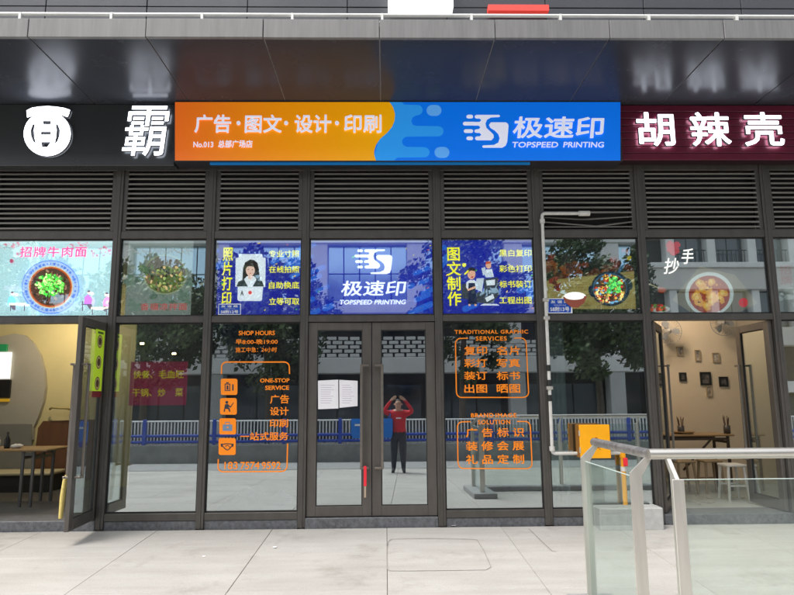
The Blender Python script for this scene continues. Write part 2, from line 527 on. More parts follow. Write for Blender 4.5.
def mullion(x, top=ZS - 0.01):
    mb = MB()
    mb.cbox(x - MW, x + MW, -0.05, 0.09, 0.0, top, 0.004)
    mb.cbox(x - 0.012, x + 0.012, -0.058, -0.05, 0.0, top, 0.002)
    return mb.build('mullion', M_frame, bld)
for k in sorted(MX): mullion(MX[k])
KS = sorted(MX)
DOOR_BAYS = (0, 3, 6)
for k in KS[:-1]:
    a, b = MX[k] + MW, MX[k + 1] - MW
    MB().cbox(a, b, -0.04, 0.08, Zt1a, Zt1b, 0.004).build('transom', M_frame, bld)
    MB().cbox(a, b, -0.04, 0.08, Zt2a, Zt2b, 0.004).build('transom', M_frame, bld)
    MB().cbox(a, b, -0.035, 0.08, ZS - 0.75 if False else Z(386, 171.5), Z(386, 171.5) + 0.09, 0.004).build('transom', M_frame, bld)
    if k in DOOR_BAYS:
        MB().cbox(a, b, -0.06, 0.35, -0.02, Z(386, 516.5) , 0.006).build('threshold', M_granite, bld)
    else:
        MB().cbox(a, b, -0.038, 0.08, Zsa, Zsb, 0.004).build('sill', M_frame, bld)
        MB().cbox(a, b, -0.03, 0.2, -0.02, Zsa, 0.004).build('plinth', M_granite, bld)

# louvres
ZL0, ZL1 = Zt1b, Z(386, 171.5)
NS = 12
for k in KS[:-1]:
    a, b = MX[k] + MW, MX[k + 1] - MW
    mb = MB()
    mb.cbox(a, a + 0.05, -0.03, 0.05, ZL0 + 0.001, ZL1 - 0.001, 0.003)
    mb.cbox(b - 0.05, b, -0.03, 0.05, ZL0 + 0.001, ZL1 - 0.001, 0.003)
    mb.cbox(a + 0.049, b - 0.049, -0.024, 0.045, ZL0 + 0.001, ZL0 + 0.014, 0.003)
    lv = mb.build('louvre', M_frame, bld)
    MB().box(a + 0.05, b - 0.05, 0.07, 0.075, ZL0, ZL1).build('louvre_backing', M_slatback, lv)
    ph = (ZL1 - ZL0 - 0.02) / NS
    me = None
    for i in range(NS):
        zc = ZL0 + 0.018 + ph * (i + 0.5)
        if k == 5 and i in (0, 1, 2):      # knocked out of line
            mb = MB()
            dr = (0.0, -0.055, -0.045)[i]
            n = 10
            vs, fs = [], []
            xk = 0.6
            for j in range(n + 1):
                t = j / n
                x = a + 0.05 + (b - a - 0.1) * t
                sag = dr * (t / xk if t < xk else (1 - t) / (1 - xk)) if i < 2 else dr * 0.7 * (1 - abs(2 * t - 0.9)) 
                if i == 0: sag = 0
                for (yy, zz) in ((-0.028, -0.014), (0.03, 0.016), (0.03, 0.021), (-0.028, -0.004)):
                    vs.append((x, yy, zc + zz + sag))
            for j in range(n):
                for q in range(4):
                    fs.append((j * 4 + q, j * 4 + (q + 1) % 4, j * 4 + 4 + (q + 1) % 4, j * 4 + 4 + q))
            mb.add(vs, fs)
            mb.build('slat', M_slat, lv)
            continue
        if me is None:
            mb = MB()
            mb.add([(x, yy, zc + zz) for x in (a + 0.051, b - 0.051) for (yy, zz) in ((-0.030, -0.021), (0.03, 0.012), (0.03, 0.018), (-0.025, 0.004), (-0.031, -0.001))],
                   [(0, 1, 6, 5), (1, 2, 7, 6), (2, 3, 8, 7), (3, 4, 9, 8), (4, 0, 5, 9), (4, 3, 2, 1, 0), (5, 6, 7, 8, 9)])
            o = mb.build('slat', M_slat, lv, origin=((a + b) / 2, 0, zc))
            me = o.data
        else:
            o = place('slat', me, Vector(((a + b) / 2, random.uniform(-0.001, 0.001), zc + random.uniform(-0.0025, 0.0025))), lv)
            o.rotation_euler.x = R(random.uniform(-4, 4))

# windows: beads and panes
def window(a, b, z0, z1, yp=0.0):
    mb = MB()
    t = 0.016
    mb.box(a, a + t, -0.012, 0.03, z0, z1); mb.box(b - t, b, -0.012, 0.03, z0, z1)
    mb.box(a + t, b - t, -0.012, 0.03, z0, z0 + t); mb.box(a + t, b - t, -0.012, 0.03, z1 - t, z1)
    wd = mb.build('window', M_gasket, bld)
    MB().box(a + t - 0.004, b - t + 0.004, yp - 0.004, yp + 0.004, z0 + t - 0.004, z1 - t + 0.004).build('pane', G_shop, wd)
    return wd
for k in KS[:-1]:
    a, b = MX[k] + MW, MX[k + 1] - MW
    window(a, b, Zt2b, Zt1a)
    if k not in DOOR_BAYS: window(a, b, Zsb, Zt2a)

# door leaves: hinged objects, drawn in their own frame (x from the hinge, y thickness)
def door_leaf(hx, width, sgn, angle, z0, z1, handle='c', st=0.105, back_handle=False):
    """sgn +1: leaf runs to +x from the hinge; angle turns it about the hinge (positive = anticlockwise seen from above)"""
    o = Vector((hx, 0.0, z0)); h = z1 - z0
    x = lambda v: hx + sgn * v
    def bx(mb, u0, u1, y0, y1, za, zb, c=0.003):
        p, q = sorted((x(u0), x(u1)))
        mb.cbox(p, q, y0, y1, z0 + za, z0 + zb, c)
    mb = MB()
    bx(mb, 0.0, st, -0.022, 0.022, 0, h); bx(mb, width - st, width, -0.022, 0.022, 0, h)
    bx(mb, st, width - st, -0.0215, 0.0215, 0, 0.11); bx(mb, st, width - st, -0.0215, 0.0215, h - 0.09, h)
    leaf = mb.build('door_leaf', M_door, bld, origin=o)
    mb = MB()
    p, q = sorted((x(st - 0.005), x(width - st + 0.005)))
    mb.box(p, q, -0.004, 0.004, z0 + 0.105, z0 + h - 0.085)
    mb.build('pane', G_shop, leaf)
    mb = MB()
    t = 0.010
    for (u0, u1, za, zb) in ((st, st + t, 0.11, h - 0.09), (width - st - t, width - st, 0.11, h - 0.09), (st + t, width - st - t, 0.11, 0.11 + t), (st + t, width - st - t, h - 0.09 - t, h - 0.09)):
        p, q = sorted((x(u0), x(u1)))
        mb.box(p, q, -0.014, 0.014, z0 + za, z0 + zb)
    mb.build('glazing_bead', M_gasket, leaf)
    for side in ((-1, 1) if back_handle else (-1,)):
        mb = MB()
        ha, hb = h * 0.235, h * 0.775
        ub, ue = (width - st - 0.012, width - 0.03)     # bar over the inner edge of the stile, ends at the meeting edge
        yb = side * 0.075
        r = 0.013
        def sq(u0, u1, y0, y1, za, zb):
            p, q = sorted((x(u0), x(u1))); y0, y1 = sorted((y0, y1))
            mb.cbox(p, q, y0, y1, z0 + za, z0 + zb, 0.003)
        sq(ub - r, ub + r, yb - r, yb + r, ha, hb)
        sq(ub + r, ue, yb - r + 0.001, yb + r - 0.001, hb - 2 * r, hb - 0.002); sq(ub + r, ue, yb - r + 0.001, yb + r - 0.001, ha + 0.002, ha + 2 * r)
        sq(ue - 2 * r, ue - 0.002, side * 0.0225, yb - side * r, hb - 2 * r + 0.002, hb - 0.004)
        sq(ue - 2 * r, ue - 0.002, side * 0.0225, yb - side * r, ha + 0.004, ha + 2 * r - 0.002)
        mb.build('handle', M_handle, leaf)
    leaf.rotation_euler.z = angle
    return leaf
Zd0, Zd1 = Z(386, 515.6), Zt2a - 0.006
a, b = MX[3] + MW + 0.004, MX[4] - MW - 0.004
wl = (b - a) / 2 - 0.004
dl = door_leaf(a, wl, +1, R(0.95), Zd0, Zd1)
dr = door_leaf(b, wl, -1, R(-0.95), Zd0, Zd1)

# canopy: soffit panels, fascia, pipe
seam = [X(px, 100.5, YSC + 0.02) for px in (93, 190.4, 285.6, 380, 474, 567.8, 660, 757)]
sp = (seam[-1] - seam[0]) / 7
seam = [seam[0] + sp * i for i in range(-4, 12)]
cn = thing('dummy', '', '', (0, 0, 0)) if False else None
MB().box(seam[0], seam[-1], YC + 0.02, 0.1, ZS + 0.012, ZF - 0.05).build('canopy_core', M_soffback, bld)
pm = fm = None
for i in range(len(seam) - 1):
    a, b = seam[i], seam[i + 1]
    c = (a + b) / 2
    if pm is None:
        pm = MB().cbox(a + 0.006, b - 0.006, YC + 0.015, 0.095, ZS, ZS + 0.0125, 0.002).build('soffit_panel', M_soffit, bld, origin=(c, 0, ZS)).data
        mb = MB()
        mb.cbox(a + 0.003, b - 0.003, YC - 0.03, YC + 0.012, ZS - 0.012, ZF, 0.004)
        mb.cbox(a + 0.004, b - 0.004, YC - 0.028, YC + 0.4, ZF - 0.0505, ZF - 0.002, 0.004)
        fm = mb.build('fascia_panel', M_fascia, bld, origin=(c, 0, ZS)).data
    else:
        o = place('soffit_panel', pm, Vector((c, 0, ZS)), bld)
        o.rotation_euler.x = R(random.uniform(-0.12, 0.12)); o.rotation_euler.y = R(random.uniform(-0.15, 0.15))
        place('fascia_panel', fm, Vector((c, random.uniform(-0.004, 0.004), ZS + random.uniform(-0.003, 0.003))), bld)
ZP = Z(386, 15.5, YC + 0.06)
mb = MB().tube([(seam[0], YC + 0.06, ZP), (seam[-1], YC + 0.06, ZP)], 0.018, 10)
x = X(21, 17, YC + 0.06)
stp = X(112, 17, YC + 0.06) - x
pipe_rail = mb.build('canopy_pipe', M_rail, bld)
cm = None
for i in range(-4, 14):
    xx = x + stp * i
    if xx < seam[0] or xx > seam[-1]: continue
    if cm is None:
        cm = MB().box(xx - 0.012, xx + 0.012, YC + 0.035, YC + 0.085, ZF - 0.002, ZP + 0.008).cbox(xx - 0.03, xx + 0.03, YC + 0.02, YC + 0.1, ZF - 0.001, ZF + 0.012).build('bracket', M_rail, pipe_rail, origin=(xx, YC, ZF)).data
    else: place('bracket', cm, Vector((xx, YC, ZF)), pipe_rail)
# wall above the canopy in big panels
YU = -0.05
MB().box(seam[0], seam[-1], YU + 0.03, 0.3, ZF - 0.04, 13.0).build('upper_wall', mat('panel_joint', (0.03, 0.03, 0.03), 0.9), bld)
pw = 1.26
nx = int((seam[-1] - seam[0]) / pw)
um = None
for j in range(7):
    for i in range(nx):
        xa = seam[0] + i * pw
        za = ZF + 0.0 + j * 1.2
        if um is None:
            um = MB().cbox(xa + 0.005, xa + pw - 0.005, YU, YU + 0.028, za + 0.006, za + 1.194, 0.003).build('wall_panel', M_wallpanel, bld, origin=(xa, YU, za)).data
        else: place('wall_panel', um, Vector((xa, YU + random.uniform(-0.002, 0.002), za)), bld)

# rooms behind the glass
ZC = Zt1b + 0.05
FZ = 0.085
RB = 5.2
mb = MB(); mb.box(BX0, BX1, 0.352, RB, -0.05, FZ)
mb.box(MX[1] + MW, MX[3] - MW, 0.202, 0.352, -0.05, FZ); mb.box(MX[4] + MW, MX[6] - MW, 0.202, 0.352, -0.05, FZ)
mb.build('room_floor', M_roomfloor, bld)
MB().box(BX0, BX1, 0.1, RB, ZC, ZC + 0.1).build('room_ceiling', M_ceil, bld)
MB().box(BX0, BX1, 0.1, 0.2, ZC + 0.1, ZS).build('bulkhead', M_slatback, bld)
MB().box(MX[2] + 0.06, MX[5] - 0.06, RB - 0.1, RB, FZ, ZC).build('room_wall', M_roomwall, bld)
MB().box(MX[2] - 0.04, MX[2] + 0.06, 0.1, RB, FZ, ZC).build('room_wall', M_roomwall, bld)
MB().box(MX[5] - 0.06, MX[5] + 0.04, 0.1, RB, FZ, ZC).build('room_wall', M_roomwall, bld)
MB().box(BX0, BX0 + 0.1, 0.1, RB, FZ, ZC).build('room_wall', M_roomwall, bld)
MB().box(BX1 - 0.1, BX1, 0.1, RB, FZ, ZC).build('room_wall', M_roomwall, bld)

# ------------------------------------------------------------------ signs
def ink(rgb, e=0.0, rough=0.5):
    """printed colour; e = how strongly the print glows"""
    return mat('print_%d_%d_%d_%d' % (*rgb, int(e * 100)), lin(rgb), rough, emit=e)
E_LET = 5.5 * K
M_lit = mat('lit_white_letter', (0.84, 0.89, 1.0), 0.4, emit=E_LET)
M_letside = mat('letter_return', (0.22, 0.22, 0.24), 0.4)
# black neighbour sign on the left
bx0 = MX[-1]
bx1 = X(174.3, 130, YSC) - 0.012
zb = Z(90, 165.8, YSB)
sgb = thing('shop_sign', 'dark grey sign with white lit round emblem and brush character above the left restaurant', 'sign', (0.5 * (bx0 + bx1), YSB, zb))
MB().cbox(bx0, bx1, YSB, -0.062, zb, ZS - 0.004, 0.006).build('board', mat('black_sign_face', (0.052, 0.056, 0.058), 0.3, 0.2, var=0.10, scale=1.0), sgb)
YL = YSB - 0.045
def px2(pts, y): return [(P(a, b, y).x, P(a, b, y).z) for a, b in pts]
def letter_poly(outs, holes, parent, y0, y1, name='lit_letter', m=None):
    """extruded outline with holes, drawn in pixels"""
    cu = bpy.data.curves.new('c', 'CURVE')
    cu.dimensions = '2D'; cu.fill_mode = 'BOTH'
    cu.extrude = abs(y1 - y0) / 2
    ref = P(*outs[0][0], y0)
    for pts in outs + holes:
        sp_ = cu.splines.new('POLY'); sp_.points.add(len(pts) - 1); sp_.use_cyclic_u = True
        for i, (a, b) in enumerate(pts):
            q = P(a, b, y0); sp_.points[i].co = (q.x - ref.x, q.z - ref.z, 0, 1)
    o = bpy.data.objects.new('c', cu); C.objects.link(o)
    me = bpy.data.meshes.new_from_object(o.evaluated_get(bpy.context.evaluated_depsgraph_get()))
    bpy.data.objects.remove(o); bpy.data.curves.remove(cu)
    for v in me.vertices: v.co = Vector((v.co.x, (y0 + y1) / 2 - ref.y - v.co.z, v.co.y))
    me.materials.clear(); me.materials.append(m or M_lit); me.materials.append(M_letside); me.update()
    for p_ in me.polygons: p_.material_index = 0 if abs(p_.normal.y) > 0.5 else 1
    return place(name, me, ref, parent)
top = [(26.5, 110.5), (32, 107.8), (40, 106.6), (48, 106.2), (56, 106.8), (64, 108), (70, 110), (69.2, 113.5), (67.5, 117), (60, 114.6), (48, 113.6), (36, 114.6), (27.2, 117.6)]
ring = [(47.2 + 23.5 * math.cos(R(t)), 133.8 + 22.3 * math.sin(R(t))) for t in range(0, 360, 10)]
lh = [(32.6, 124.8), (34.9, 123.6), (34.0, 130), (34.4, 137), (36.2, 144.5), (33.2, 141.5), (31.0, 136), (30.7, 130)]
rh = [(90.6 - a, b) for a, b in lh]
hh = [[(43, 121), (51, 121), (50.6, 124.4), (43.4, 124.4)], [(41, 131.8), (50.8, 131.8), (51.2, 134.6), (41, 134.6)], [(41.4, 142), (51, 142), (47.5, 147), (42, 147.2)]]
letter_poly([top], [], sgb, YL, YSB - 0.004)
letter_poly([[p for p in ring if not (p[1] < 116.8 and False)]], [lh, rh] + hh, sgb, YL - 0.001, YSB - 0.004)
text('霸', 123, 107.5, 171, 157, YSB - 0.024, M_lit, sgb, 'lit_letter', bold=0.006, depth=0.04, shear=0.10)

# red slatted neighbour sign on the right
rx0, rx1 = X(621.5, 130, YSC) + 0.01, MX[8] + 0.4
zr = Z(700, 160.2, YSB)
sgr = thing('shop_sign', 'dark red slatted sign with three white lit characters above the right restaurant', 'sign', (0.5 * (rx0 + rx1), YSB, zr))
M_redslat = mat('red_sign_slat', lin((112, 34, 58)), 0.38, 0.15, var=0.10, scale=3)
MB().box(rx0, rx1, YSB + 0.02, -0.062, zr + 0.001, ZS - 0.004).build('board', mat('red_sign_back', lin((40, 8, 20)), 0.6), sgr)
nr = 8
hr = (ZS - 0.006 - zr) / nr
rm = None
for i in range(nr):
    z0 = zr + i * hr
    if rm is None: rm = MB().cbox(rx0, rx1, YSB, YSB + 0.0195, z0 + 0.004, z0 + hr - 0.003, 0.004).build('slat', M_redslat, sgr, origin=(rx0, YSB, z0)).data
    else: place('slat', rm, Vector((rx0, YSB, z0)), sgr)
for ch, a, b in (('胡', 636.5, 671.5), ('辣', 690, 727), ('壳', 743.5, 779.5)):
    text(ch, a, 114, b, 147.5, YSB - 0.026, M_lit, sgr, 'lit_letter', bold=0.02, depth=0.045)

# middle sign
zc0 = Z(397, 161, YSC)
cx0, cx1 = X(174.3, 130, YSC), X(621, 130, YSC)
sgc = thing('shop_sign', 'orange and blue printed sign of the print shop over the glass doors', 'sign', (0.5 * (cx0 + cx1), YSC, zc0))
E_SG = 0.38 * K
def sign_face():
    m = bpy.data.materials.new('orange_print')
    m.use_nodes = True
    n, l = m.node_tree.nodes, m.node_tree.links
    b = n['Principled BSDF']
    ge = n.new('ShaderNodeNewGeometry'); sx = n.new('ShaderNodeSeparateXYZ'); l.new(ge.outputs['Position'], sx.inputs[0])
    mr = n.new('ShaderNodeMapRange'); mr.inputs['From Min'].default_value = cx0; mr.inputs['From Max'].default_value = X(395, 130, YSC)
    l.new(sx.outputs['X'], mr.inputs['Value'])
    r = n.new('ShaderNodeValToRGB')
    r.color_ramp.elements[0].color = (*lin((240, 112, 32)), 1); r.color_ramp.elements[1].color = (*lin((250, 178, 0)), 1)
    e = r.color_ramp.elements.new(0.45); e.color = (*lin((247, 150, 8)), 1)
    l.new(mr.outputs[0], r.inputs[0]); l.new(r.outputs[0], b.inputs['Base Color'])
    l.new(r.outputs[0], b.inputs['Emission Color']); b.inputs['Emission Strength'].default_value = E_SG
    b.inputs['Roughness'].default_value = 0.35
    return m
M_or = sign_face()
blue1, blue2, blue3, wht = ink((0, 122, 250), E_SG), ink((45, 160, 252), E_SG), ink((98, 176, 255), E_SG), ink((228, 232, 250), E_SG * 1.3)
MB().cbox(cx0, cx1, YSC, -0.05 - 0.012, zc0, ZS - 0.003, 0.004).build('sign_case', mat('sign_case_metal', (0.05, 0.05, 0.055), 0.4, 0.4), sgc)
pr = Print(YSC - 0.001)
zt_, = (102.0,)
yb_ = 160.6
pr.rect(175, 102.2, 620.4, yb_, blue1)
pr.poly([(389, 102.2), (402, 102.2), (404, 104.6), (417, 105.1)] + arc(417.5, 110.2, 5.2, -90, 90) + [(416, 115.6), (412.5, 117.5), (411.3, 121), (412.5, 124.6), (416, 126)] +
        [(438, 126.2)] + arc(438.5, 131.3, 5.1, -90, 90) + [(406, 136.8), (402.8, 139), (402, 142), (403.5, 145.4), (407, 147)] + [(424, 147.1)] + arc(424.5, 152.3, 5.1, -90, 90) + [(398, 157.6), (395.5, 159), (394.5, yb_), (373, yb_)], blue2)
pr.bar(432, 110.5, 436, 110.5, 11, blue3); pr.bar(440, 152.5, 444, 152.5, 11, blue3, 0)
orp = [(175, 102.2), (389.5, 102.2), (393, 107), (395, 114), (394.5, 121), (392, 127), (387, 133), (380, 139), (376, 145), (374.2, 151), (374.4, 156), (376, yb_), (175, yb_)]
pr.poly(orp, M_or)
logo(pr, 463, 114.5, 508.8, 148.5, wht)
pr.build('sign_print', sgc)
ysl = YSC - 0.012
M_shadow = None
text('广告', 194.5, 115, 231.5, 133, ysl, wht, sgc, bold=0.024, depth=0.012)
text('·', 236.6, 121.3, 240.6, 125.3, ysl, wht, sgc, bold=0.02, depth=0.012)
text('图文', 244.8, 115, 282, 133, ysl, wht, sgc, bold=0.024, depth=0.012)
text('·', 284.2, 121.3, 288.2, 125.3, ysl, wht, sgc, bold=0.02, depth=0.012)
text('设计', 294.5, 115, 331.5, 133, ysl, wht, sgc, bold=0.024, depth=0.012)
text('·', 335, 121.3, 339, 125.3, ysl, wht, sgc, bold=0.02, depth=0.012)
text('印刷', 344, 115, 381.5, 133, ysl, wht, sgc, bold=0.024, depth=0.012)
text('No.013', 193.3, 141.8, 213.5, 147.4, ysl, wht, sgc, bold=0.03, depth=0.004)
text('总部广场店', 218, 140.2, 252.7, 147.8, ysl, wht, sgc, bold=0.03, depth=0.004)
text('极速印', 513, 117, 604, 138.3, ysl, wht, sgc, bold=0.022, depth=0.012, shear=0.10)
for s_, a_, b_ in (('TOPSPEED', 512.5, 558), ('PRINTING', 563.2, 604)): text(s_, a_, 142, b_, 147.6, ysl, wht, sgc, bold=0.018, depth=0.004, shear=0.15)
za, zb_ = Z(386, 164.6, -0.26), Z(386, 161.2, -0.26)
MB().box(X(210, 163, -0.26), X(530, 163, -0.26), -0.262, -0.24, za, zb_ - 0.001).build('lower_strip', mat('blue_strip', lin((0, 118, 190)), 0.4, emit=0.15 * K), sgc)

# signs on the wall above the canopy
mb = MB().cbox(X(388, 8, YU), X(452, 8, YU), YU - 0.16, YU - 0.004, Z(420, 14.5, YU), Z(420, 14.5, YU) + 0.62)
o = mb.build('light_box', [mat('lit_white_box', (0.95, 0.95, 0.93), 0.4, emit=1.2 * K)])
tag(o, 'white lit box sign on the wall above the canopy', 'sign')
mb = MB().cbox(X(487, 10, YU), X(547, 10, YU), YU - 0.10, YU - 0.004, Z(515, 15.5, YU), Z(515, 9.3, YU))
o = mb.build('wall_sign', [mat('red_sign_board', lin((225, 70, 60)), 0.45, emit=0.4 * K)])
tag(o, 'small red sign on the wall above the canopy', 'sign')

# ------------------------------------------------------------------ poster light boxes in the row above the doors
YP = 0.042
def poster(k, x0, y0, x1, y1, label, bg, bayfit=True):
    a, b = MX[k] + MW, MX[k + 1] - MW
    t = thing('poster_box', label, 'poster', ((a + b) / 2, YP, Zt2b))
    pa, pb = P(x0, y1, YP), P(x1, y0, YP)
    MB().box(pa.x, pb.x, YP + 0.0005, YP + 0.03, max(pa.z, Zt2b + 0.002), min(pb.z, Zt1a - 0.002)).build('panel', bg, t)
    return t, Print(YP)
e0, e1, e2 = 2.0 * K, 1.95 * K, 1.1 * K
def rr(a, b): return random.uniform(a, b)

# 0: lit noodle poster
t, pr = poster(0, -16, 239.5, 115.5, 317.5, 'bright lit poster with bowl of beef noodles above the left restaurant door', ink((196, 224, 228), e0))
blu, pk, dk = ink((95, 140, 235), e0), ink((228, 70, 120), e0), ink((70, 65, 80), e0)
for bx, by, n_ in ((8, 246, 14), (78, 246, 16), (100, 252, 18), (112, 245, 10)):
    pr.stroke([(bx - 8, by + 3), (bx - 2, by + 1), (bx + 5, by + 2.5), (bx + 11, by - 1)], 0.5, ink((150, 155, 165), e0))
    for _ in range(n_):
        pr.disc(bx + rr(-9, 11), by + rr(-3.5, 4), rr(0.5, 1.3), ink(random.choice([(225, 90, 130), (235, 140, 165), (205, 60, 105)]), e0), n=8)
pr.disc(11.5, 261, 2, ink((205, 60, 110), e0), n=12); pr.disc(17.3, 253.8, 1.4, ink((205, 60, 110), e0), n=10)
pr.rect(30, 240, 37, 317, ink((216, 238, 240), e0))
pr.disc(50.5, 287, 28.8, blu, 26.8, 48)
pr.disc(50.5, 287, 28.0, ink((188, 208, 246), e0), 26.0, 48)
for i in range(40):
    a_ = i * 2 * math.pi / 40 + rr(-0.05, 0.05)
    pr.disc(50.5 + 25 * math.cos(a_), 287 + 23.2 * math.sin(a_), rr(0.8, 1.7), blu, n=7, step=0 if i else 1)
pr.disc(50.5, 287, 22.2, ink((250, 225, 170), e0), 21, 48)
pr.disc(50.5, 287, 21.4, ink((225, 95, 40), e0), 20.2, 48)
pr.disc(50.5, 287, 19.8, ink((96, 62, 50), e0), 18.7, 48)
for _ in range(90):
    a_, q = rr(0, 6.28), 18 * math.sqrt(random.random())
    pr.disc(50.5 + q * math.cos(a_), 287 + q * 0.93 * math.sin(a_), rr(0.8, 2.4), ink(random.choice([(70, 42, 36), (120, 84, 66), (150, 118, 96), (52, 30, 28), (98, 70, 58)]), e0), rr(0.6, 1.6), 7, wob=0.3, rot=rr(0, 3))
for _ in range(110):
    a_, q = rr(0, 6.28), 14 * random.random() ** 0.6
    pr.disc(49.5 + q * math.cos(a_), 284.5 + q * 0.75 * math.sin(a_), rr(0.8, 2.2), ink(random.choice([(70, 205, 60), (120, 232, 90), (45, 165, 45), (160, 240, 120), (30, 120, 40)]), e0), rr(0.5, 1.4), 6, wob=0.35, rot=rr(0, 3))
# little painted diners
def diner(x, y, robe, flip=1):
    pr.poly([(x - 4, y + 6), (x - 3.4, y - 1), (x, y - 3.6), (x + 3, y - 1), (x + 4.4 * flip, y + 2), (x + 3, y + 6.5)], ink(robe, e0))
    pr.disc(x + 1.2 * flip, y - 5.4, 1.7, ink((238, 205, 185), e0), n=12)
    pr.disc(x + 0.8 * flip, y - 6.6, 1.5, dk, 1.0, 10)
    pr.poly([(x - 2, y + 6), (x + 4 * flip, y + 6), (x + 4 * flip, y + 11), (x + 1.5 * flip, y + 11)], dk)
diner(88, 298, (150, 90, 215)); diner(107.5, 300, (240, 120, 175), -1); diner(11.5, 299, (90, 160, 235))
for (a_, b_, c_) in ((91, 108, 307), (9, 26, 303)):
    pr.rect(a_, c_, b_, c_ + 2.2, ink((190, 190, 160), e0))
    for q in (a_ + 1, b_ - 2): pr.rect(q, c_ + 2, q + 0.9, c_ + 8, dk)
pr.rect(82, 301, 83, 311, dk); pr.rect(81.5, 304, 88, 305, dk); pr.rect(105, 308.5, 113, 309.5, dk); pr.rect(112, 309, 112.8, 313.5, dk)
for i in range(6): pr.rect(4, 286 + i * 0.7, 19, 286.2 + i * 0.7, ink((140, 150, 165), e0))
pr.build('picture', t)
text('招牌牛肉面', 19.5, 246.5, 87, 257.2, YP - 0.05, ink((226, 52, 112), e0), t, bold=0.012, spacing=1.15)

# 1: faded poster
t, pr = poster(1, 124.5, 240, 193, 316, 'faded greyish poster with a green dish above the pink window notice', ink((150, 158, 152), e2))
for _ in range(60):
    pr.disc(rr(126, 190), rr(272, 312), rr(2, 5), ink(random.choice([(118, 140, 124), (132, 150, 138), (108, 128, 116), (142, 154, 148)]), e2), rr(1.5, 3.5), 9, wob=0.3)
pr.disc(165, 274.5, 22, ink((176, 182, 150), e2), 20, 40); pr.disc(165, 274.5, 20.6, ink((150, 140, 132), e2), 18.8, 40)
pr.poly([(165 + 20 * math.cos(R(q)), 275 + 18 * math.sin(R(q))) for q in range(0, 181, 10)], ink((120, 130, 60), e2))
for _ in range(170):
    x_, y_ = 164 + rr(-19, 19), 276 + rr(-9, 14)
    if (x_ - 165) ** 2 / 370 + (y_ - 275) ** 2 / 300 > 1: continue
    pr.disc(x_, y_, rr(1, 2.6), ink(random.choice([(60, 84, 46), (96, 112, 60), (140, 128, 72), (48, 62, 40), (160, 140, 96), (88, 70, 50), (120, 140, 80)]), e2), rr(0.7, 1.7), 6, wob=0.4, rot=rr(0, 3))
for _ in range(26):
    pr.disc(146 + rr(-7, 6), 268.5 + rr(-4, 4), rr(1, 2.2), ink(random.choice([(52, 76, 50), (70, 96, 62), (40, 60, 42)]), e2), rr(0.7, 1.5), 6, wob=0.4, rot=rr(0, 3))
for i in range(16):
    pr.stroke([(126 + i * 4, 252 + rr(-2, 2)), (129 + i * 4, 250 + rr(-3, 3)), (132 + i * 4, 253 + rr(-2, 2))], 0.5, ink((120, 126, 124), e2))
pr.build('picture', t)
text('香福凉拌面', 140, 303, 187, 310.2, YP - 0.062, ink((120, 48, 44), e2), t, bold=0.01, spacing=1.1)

DB, MBl, LBl = (20, 26, 150), (36, 96, 205), (60, 140, 235)
YEL = ink((250, 240, 20), e1 * 1.15)
def confetti(pr, x0, x1, y0, y1, n_):
    for _ in range(n_):
        x_, y_ = rr(x0, x1), rr(y0, y1)
        pr.bar(x_, y_, x_ + rr(0.4, 1.6), y_ - rr(0.1, 0.9), rr(0.7, 1.3), ink(random.choice([(245, 230, 30), (70, 190, 70), (235, 110, 110), (245, 200, 30)]), e1))
def streaks(pr, lst, m):
    for (x_, y_, l_, w_) in lst: pr.bar(x_, y_, x_ + l_ * 0.9, y_ - l_ * 0.38, w_, m)
# 2: photo printing
t, pr = poster(2, 216, 240.3, 302.2, 315.5, 'blue poster with girl portrait card and yellow photo printing characters', ink(DB, e1))
pr.rect(216.3, 241, 302, 242.5, ink((120, 130, 190), e1))
mb_ = ink(MBl, e1)
pr.poly([(301.5, 244), (301.5, 268), (288, 270), (282, 267)], mb_)
streaks(pr, [(283, 257, 8, 5), (272.5, 262, 5, 5), (292, 276.5, 6, 5), (217, 266, 9, 7), (216.5, 251, 1, 4)], mb_)
for _ in range(260):                       # pale cracks of the backing film
    x_, y_ = rr(217, 301), rr(262, 314)
    pr.bar(x_, y_, x_ + rr(-1, 1), y_ + rr(-0.5, 0.5), 0.3, ink((70, 84, 176), e1), 0)
confetti(pr, 218, 300, 243, 313, 14)
wht1 = ink((232, 234, 240), e1)
pr.poly([(239, 254), (262, 254), (263, 257.5), (265.7, 258), (265.2, 287), (263, 287), (262, 300), (260.5, 301), (239, 301), (237.3, 299.5), (237.8, 287), (235.2, 286.5), (235.6, 258), (238.4, 257.5)], wht1)
hair, skin_, suit = ink((38, 30, 30), e1), ink((236, 196, 178), e1), ink((44, 52, 56), e1)
pr.poly([(242, 286), (243, 268), (245, 262.5), (250, 259.5), (254, 260), (257.5, 263), (259, 270), (260.5, 286)], hair)
pr.poly([(236.5, 286.5), (238, 282), (245, 278.5), (250, 284), (255, 278.5), (262, 281), (264, 286.5)], suit)
pr.poly([(244, 279.5), (247, 276), (254, 276), (256.5, 279.5), (252.5, 286.6), (248, 286.6)], wht1)
pr.poly([(248, 273), (252.5, 273), (252.5, 278), (250.3, 280), (248, 278)], skin_)
pr.disc(250.3, 270, 4.6, skin_, 5.9, 20)
pr.poly([(245.4, 270), (245.8, 264), (250, 261.8), (254.8, 264), (255.2, 270), (253.8, 266.8), (250, 266), (247, 266.8)], hair)
for q in (248.4, 252.3): pr.disc(q, 269.6, 0.6, hair, 0.4, 8)
pr.disc(250.4, 273.4, 0.9, ink((205, 90, 90), e1), 0.4, 8)
pr.rect(238, 287.4, 262, 288, ink((200, 204, 214), e1))
pr.poly([(240.3, 295.3), (241.9, 290), (243.6, 295.3), (242.5, 295.3), (241.9, 293), (241.3, 295.3)], hair)
pr.disc(250, 292.6, 1.9, ink((225, 70, 70), e1), n=10)
pr.build('picture', t)
yt = YP - 0.0003 * pr.L - 0.004
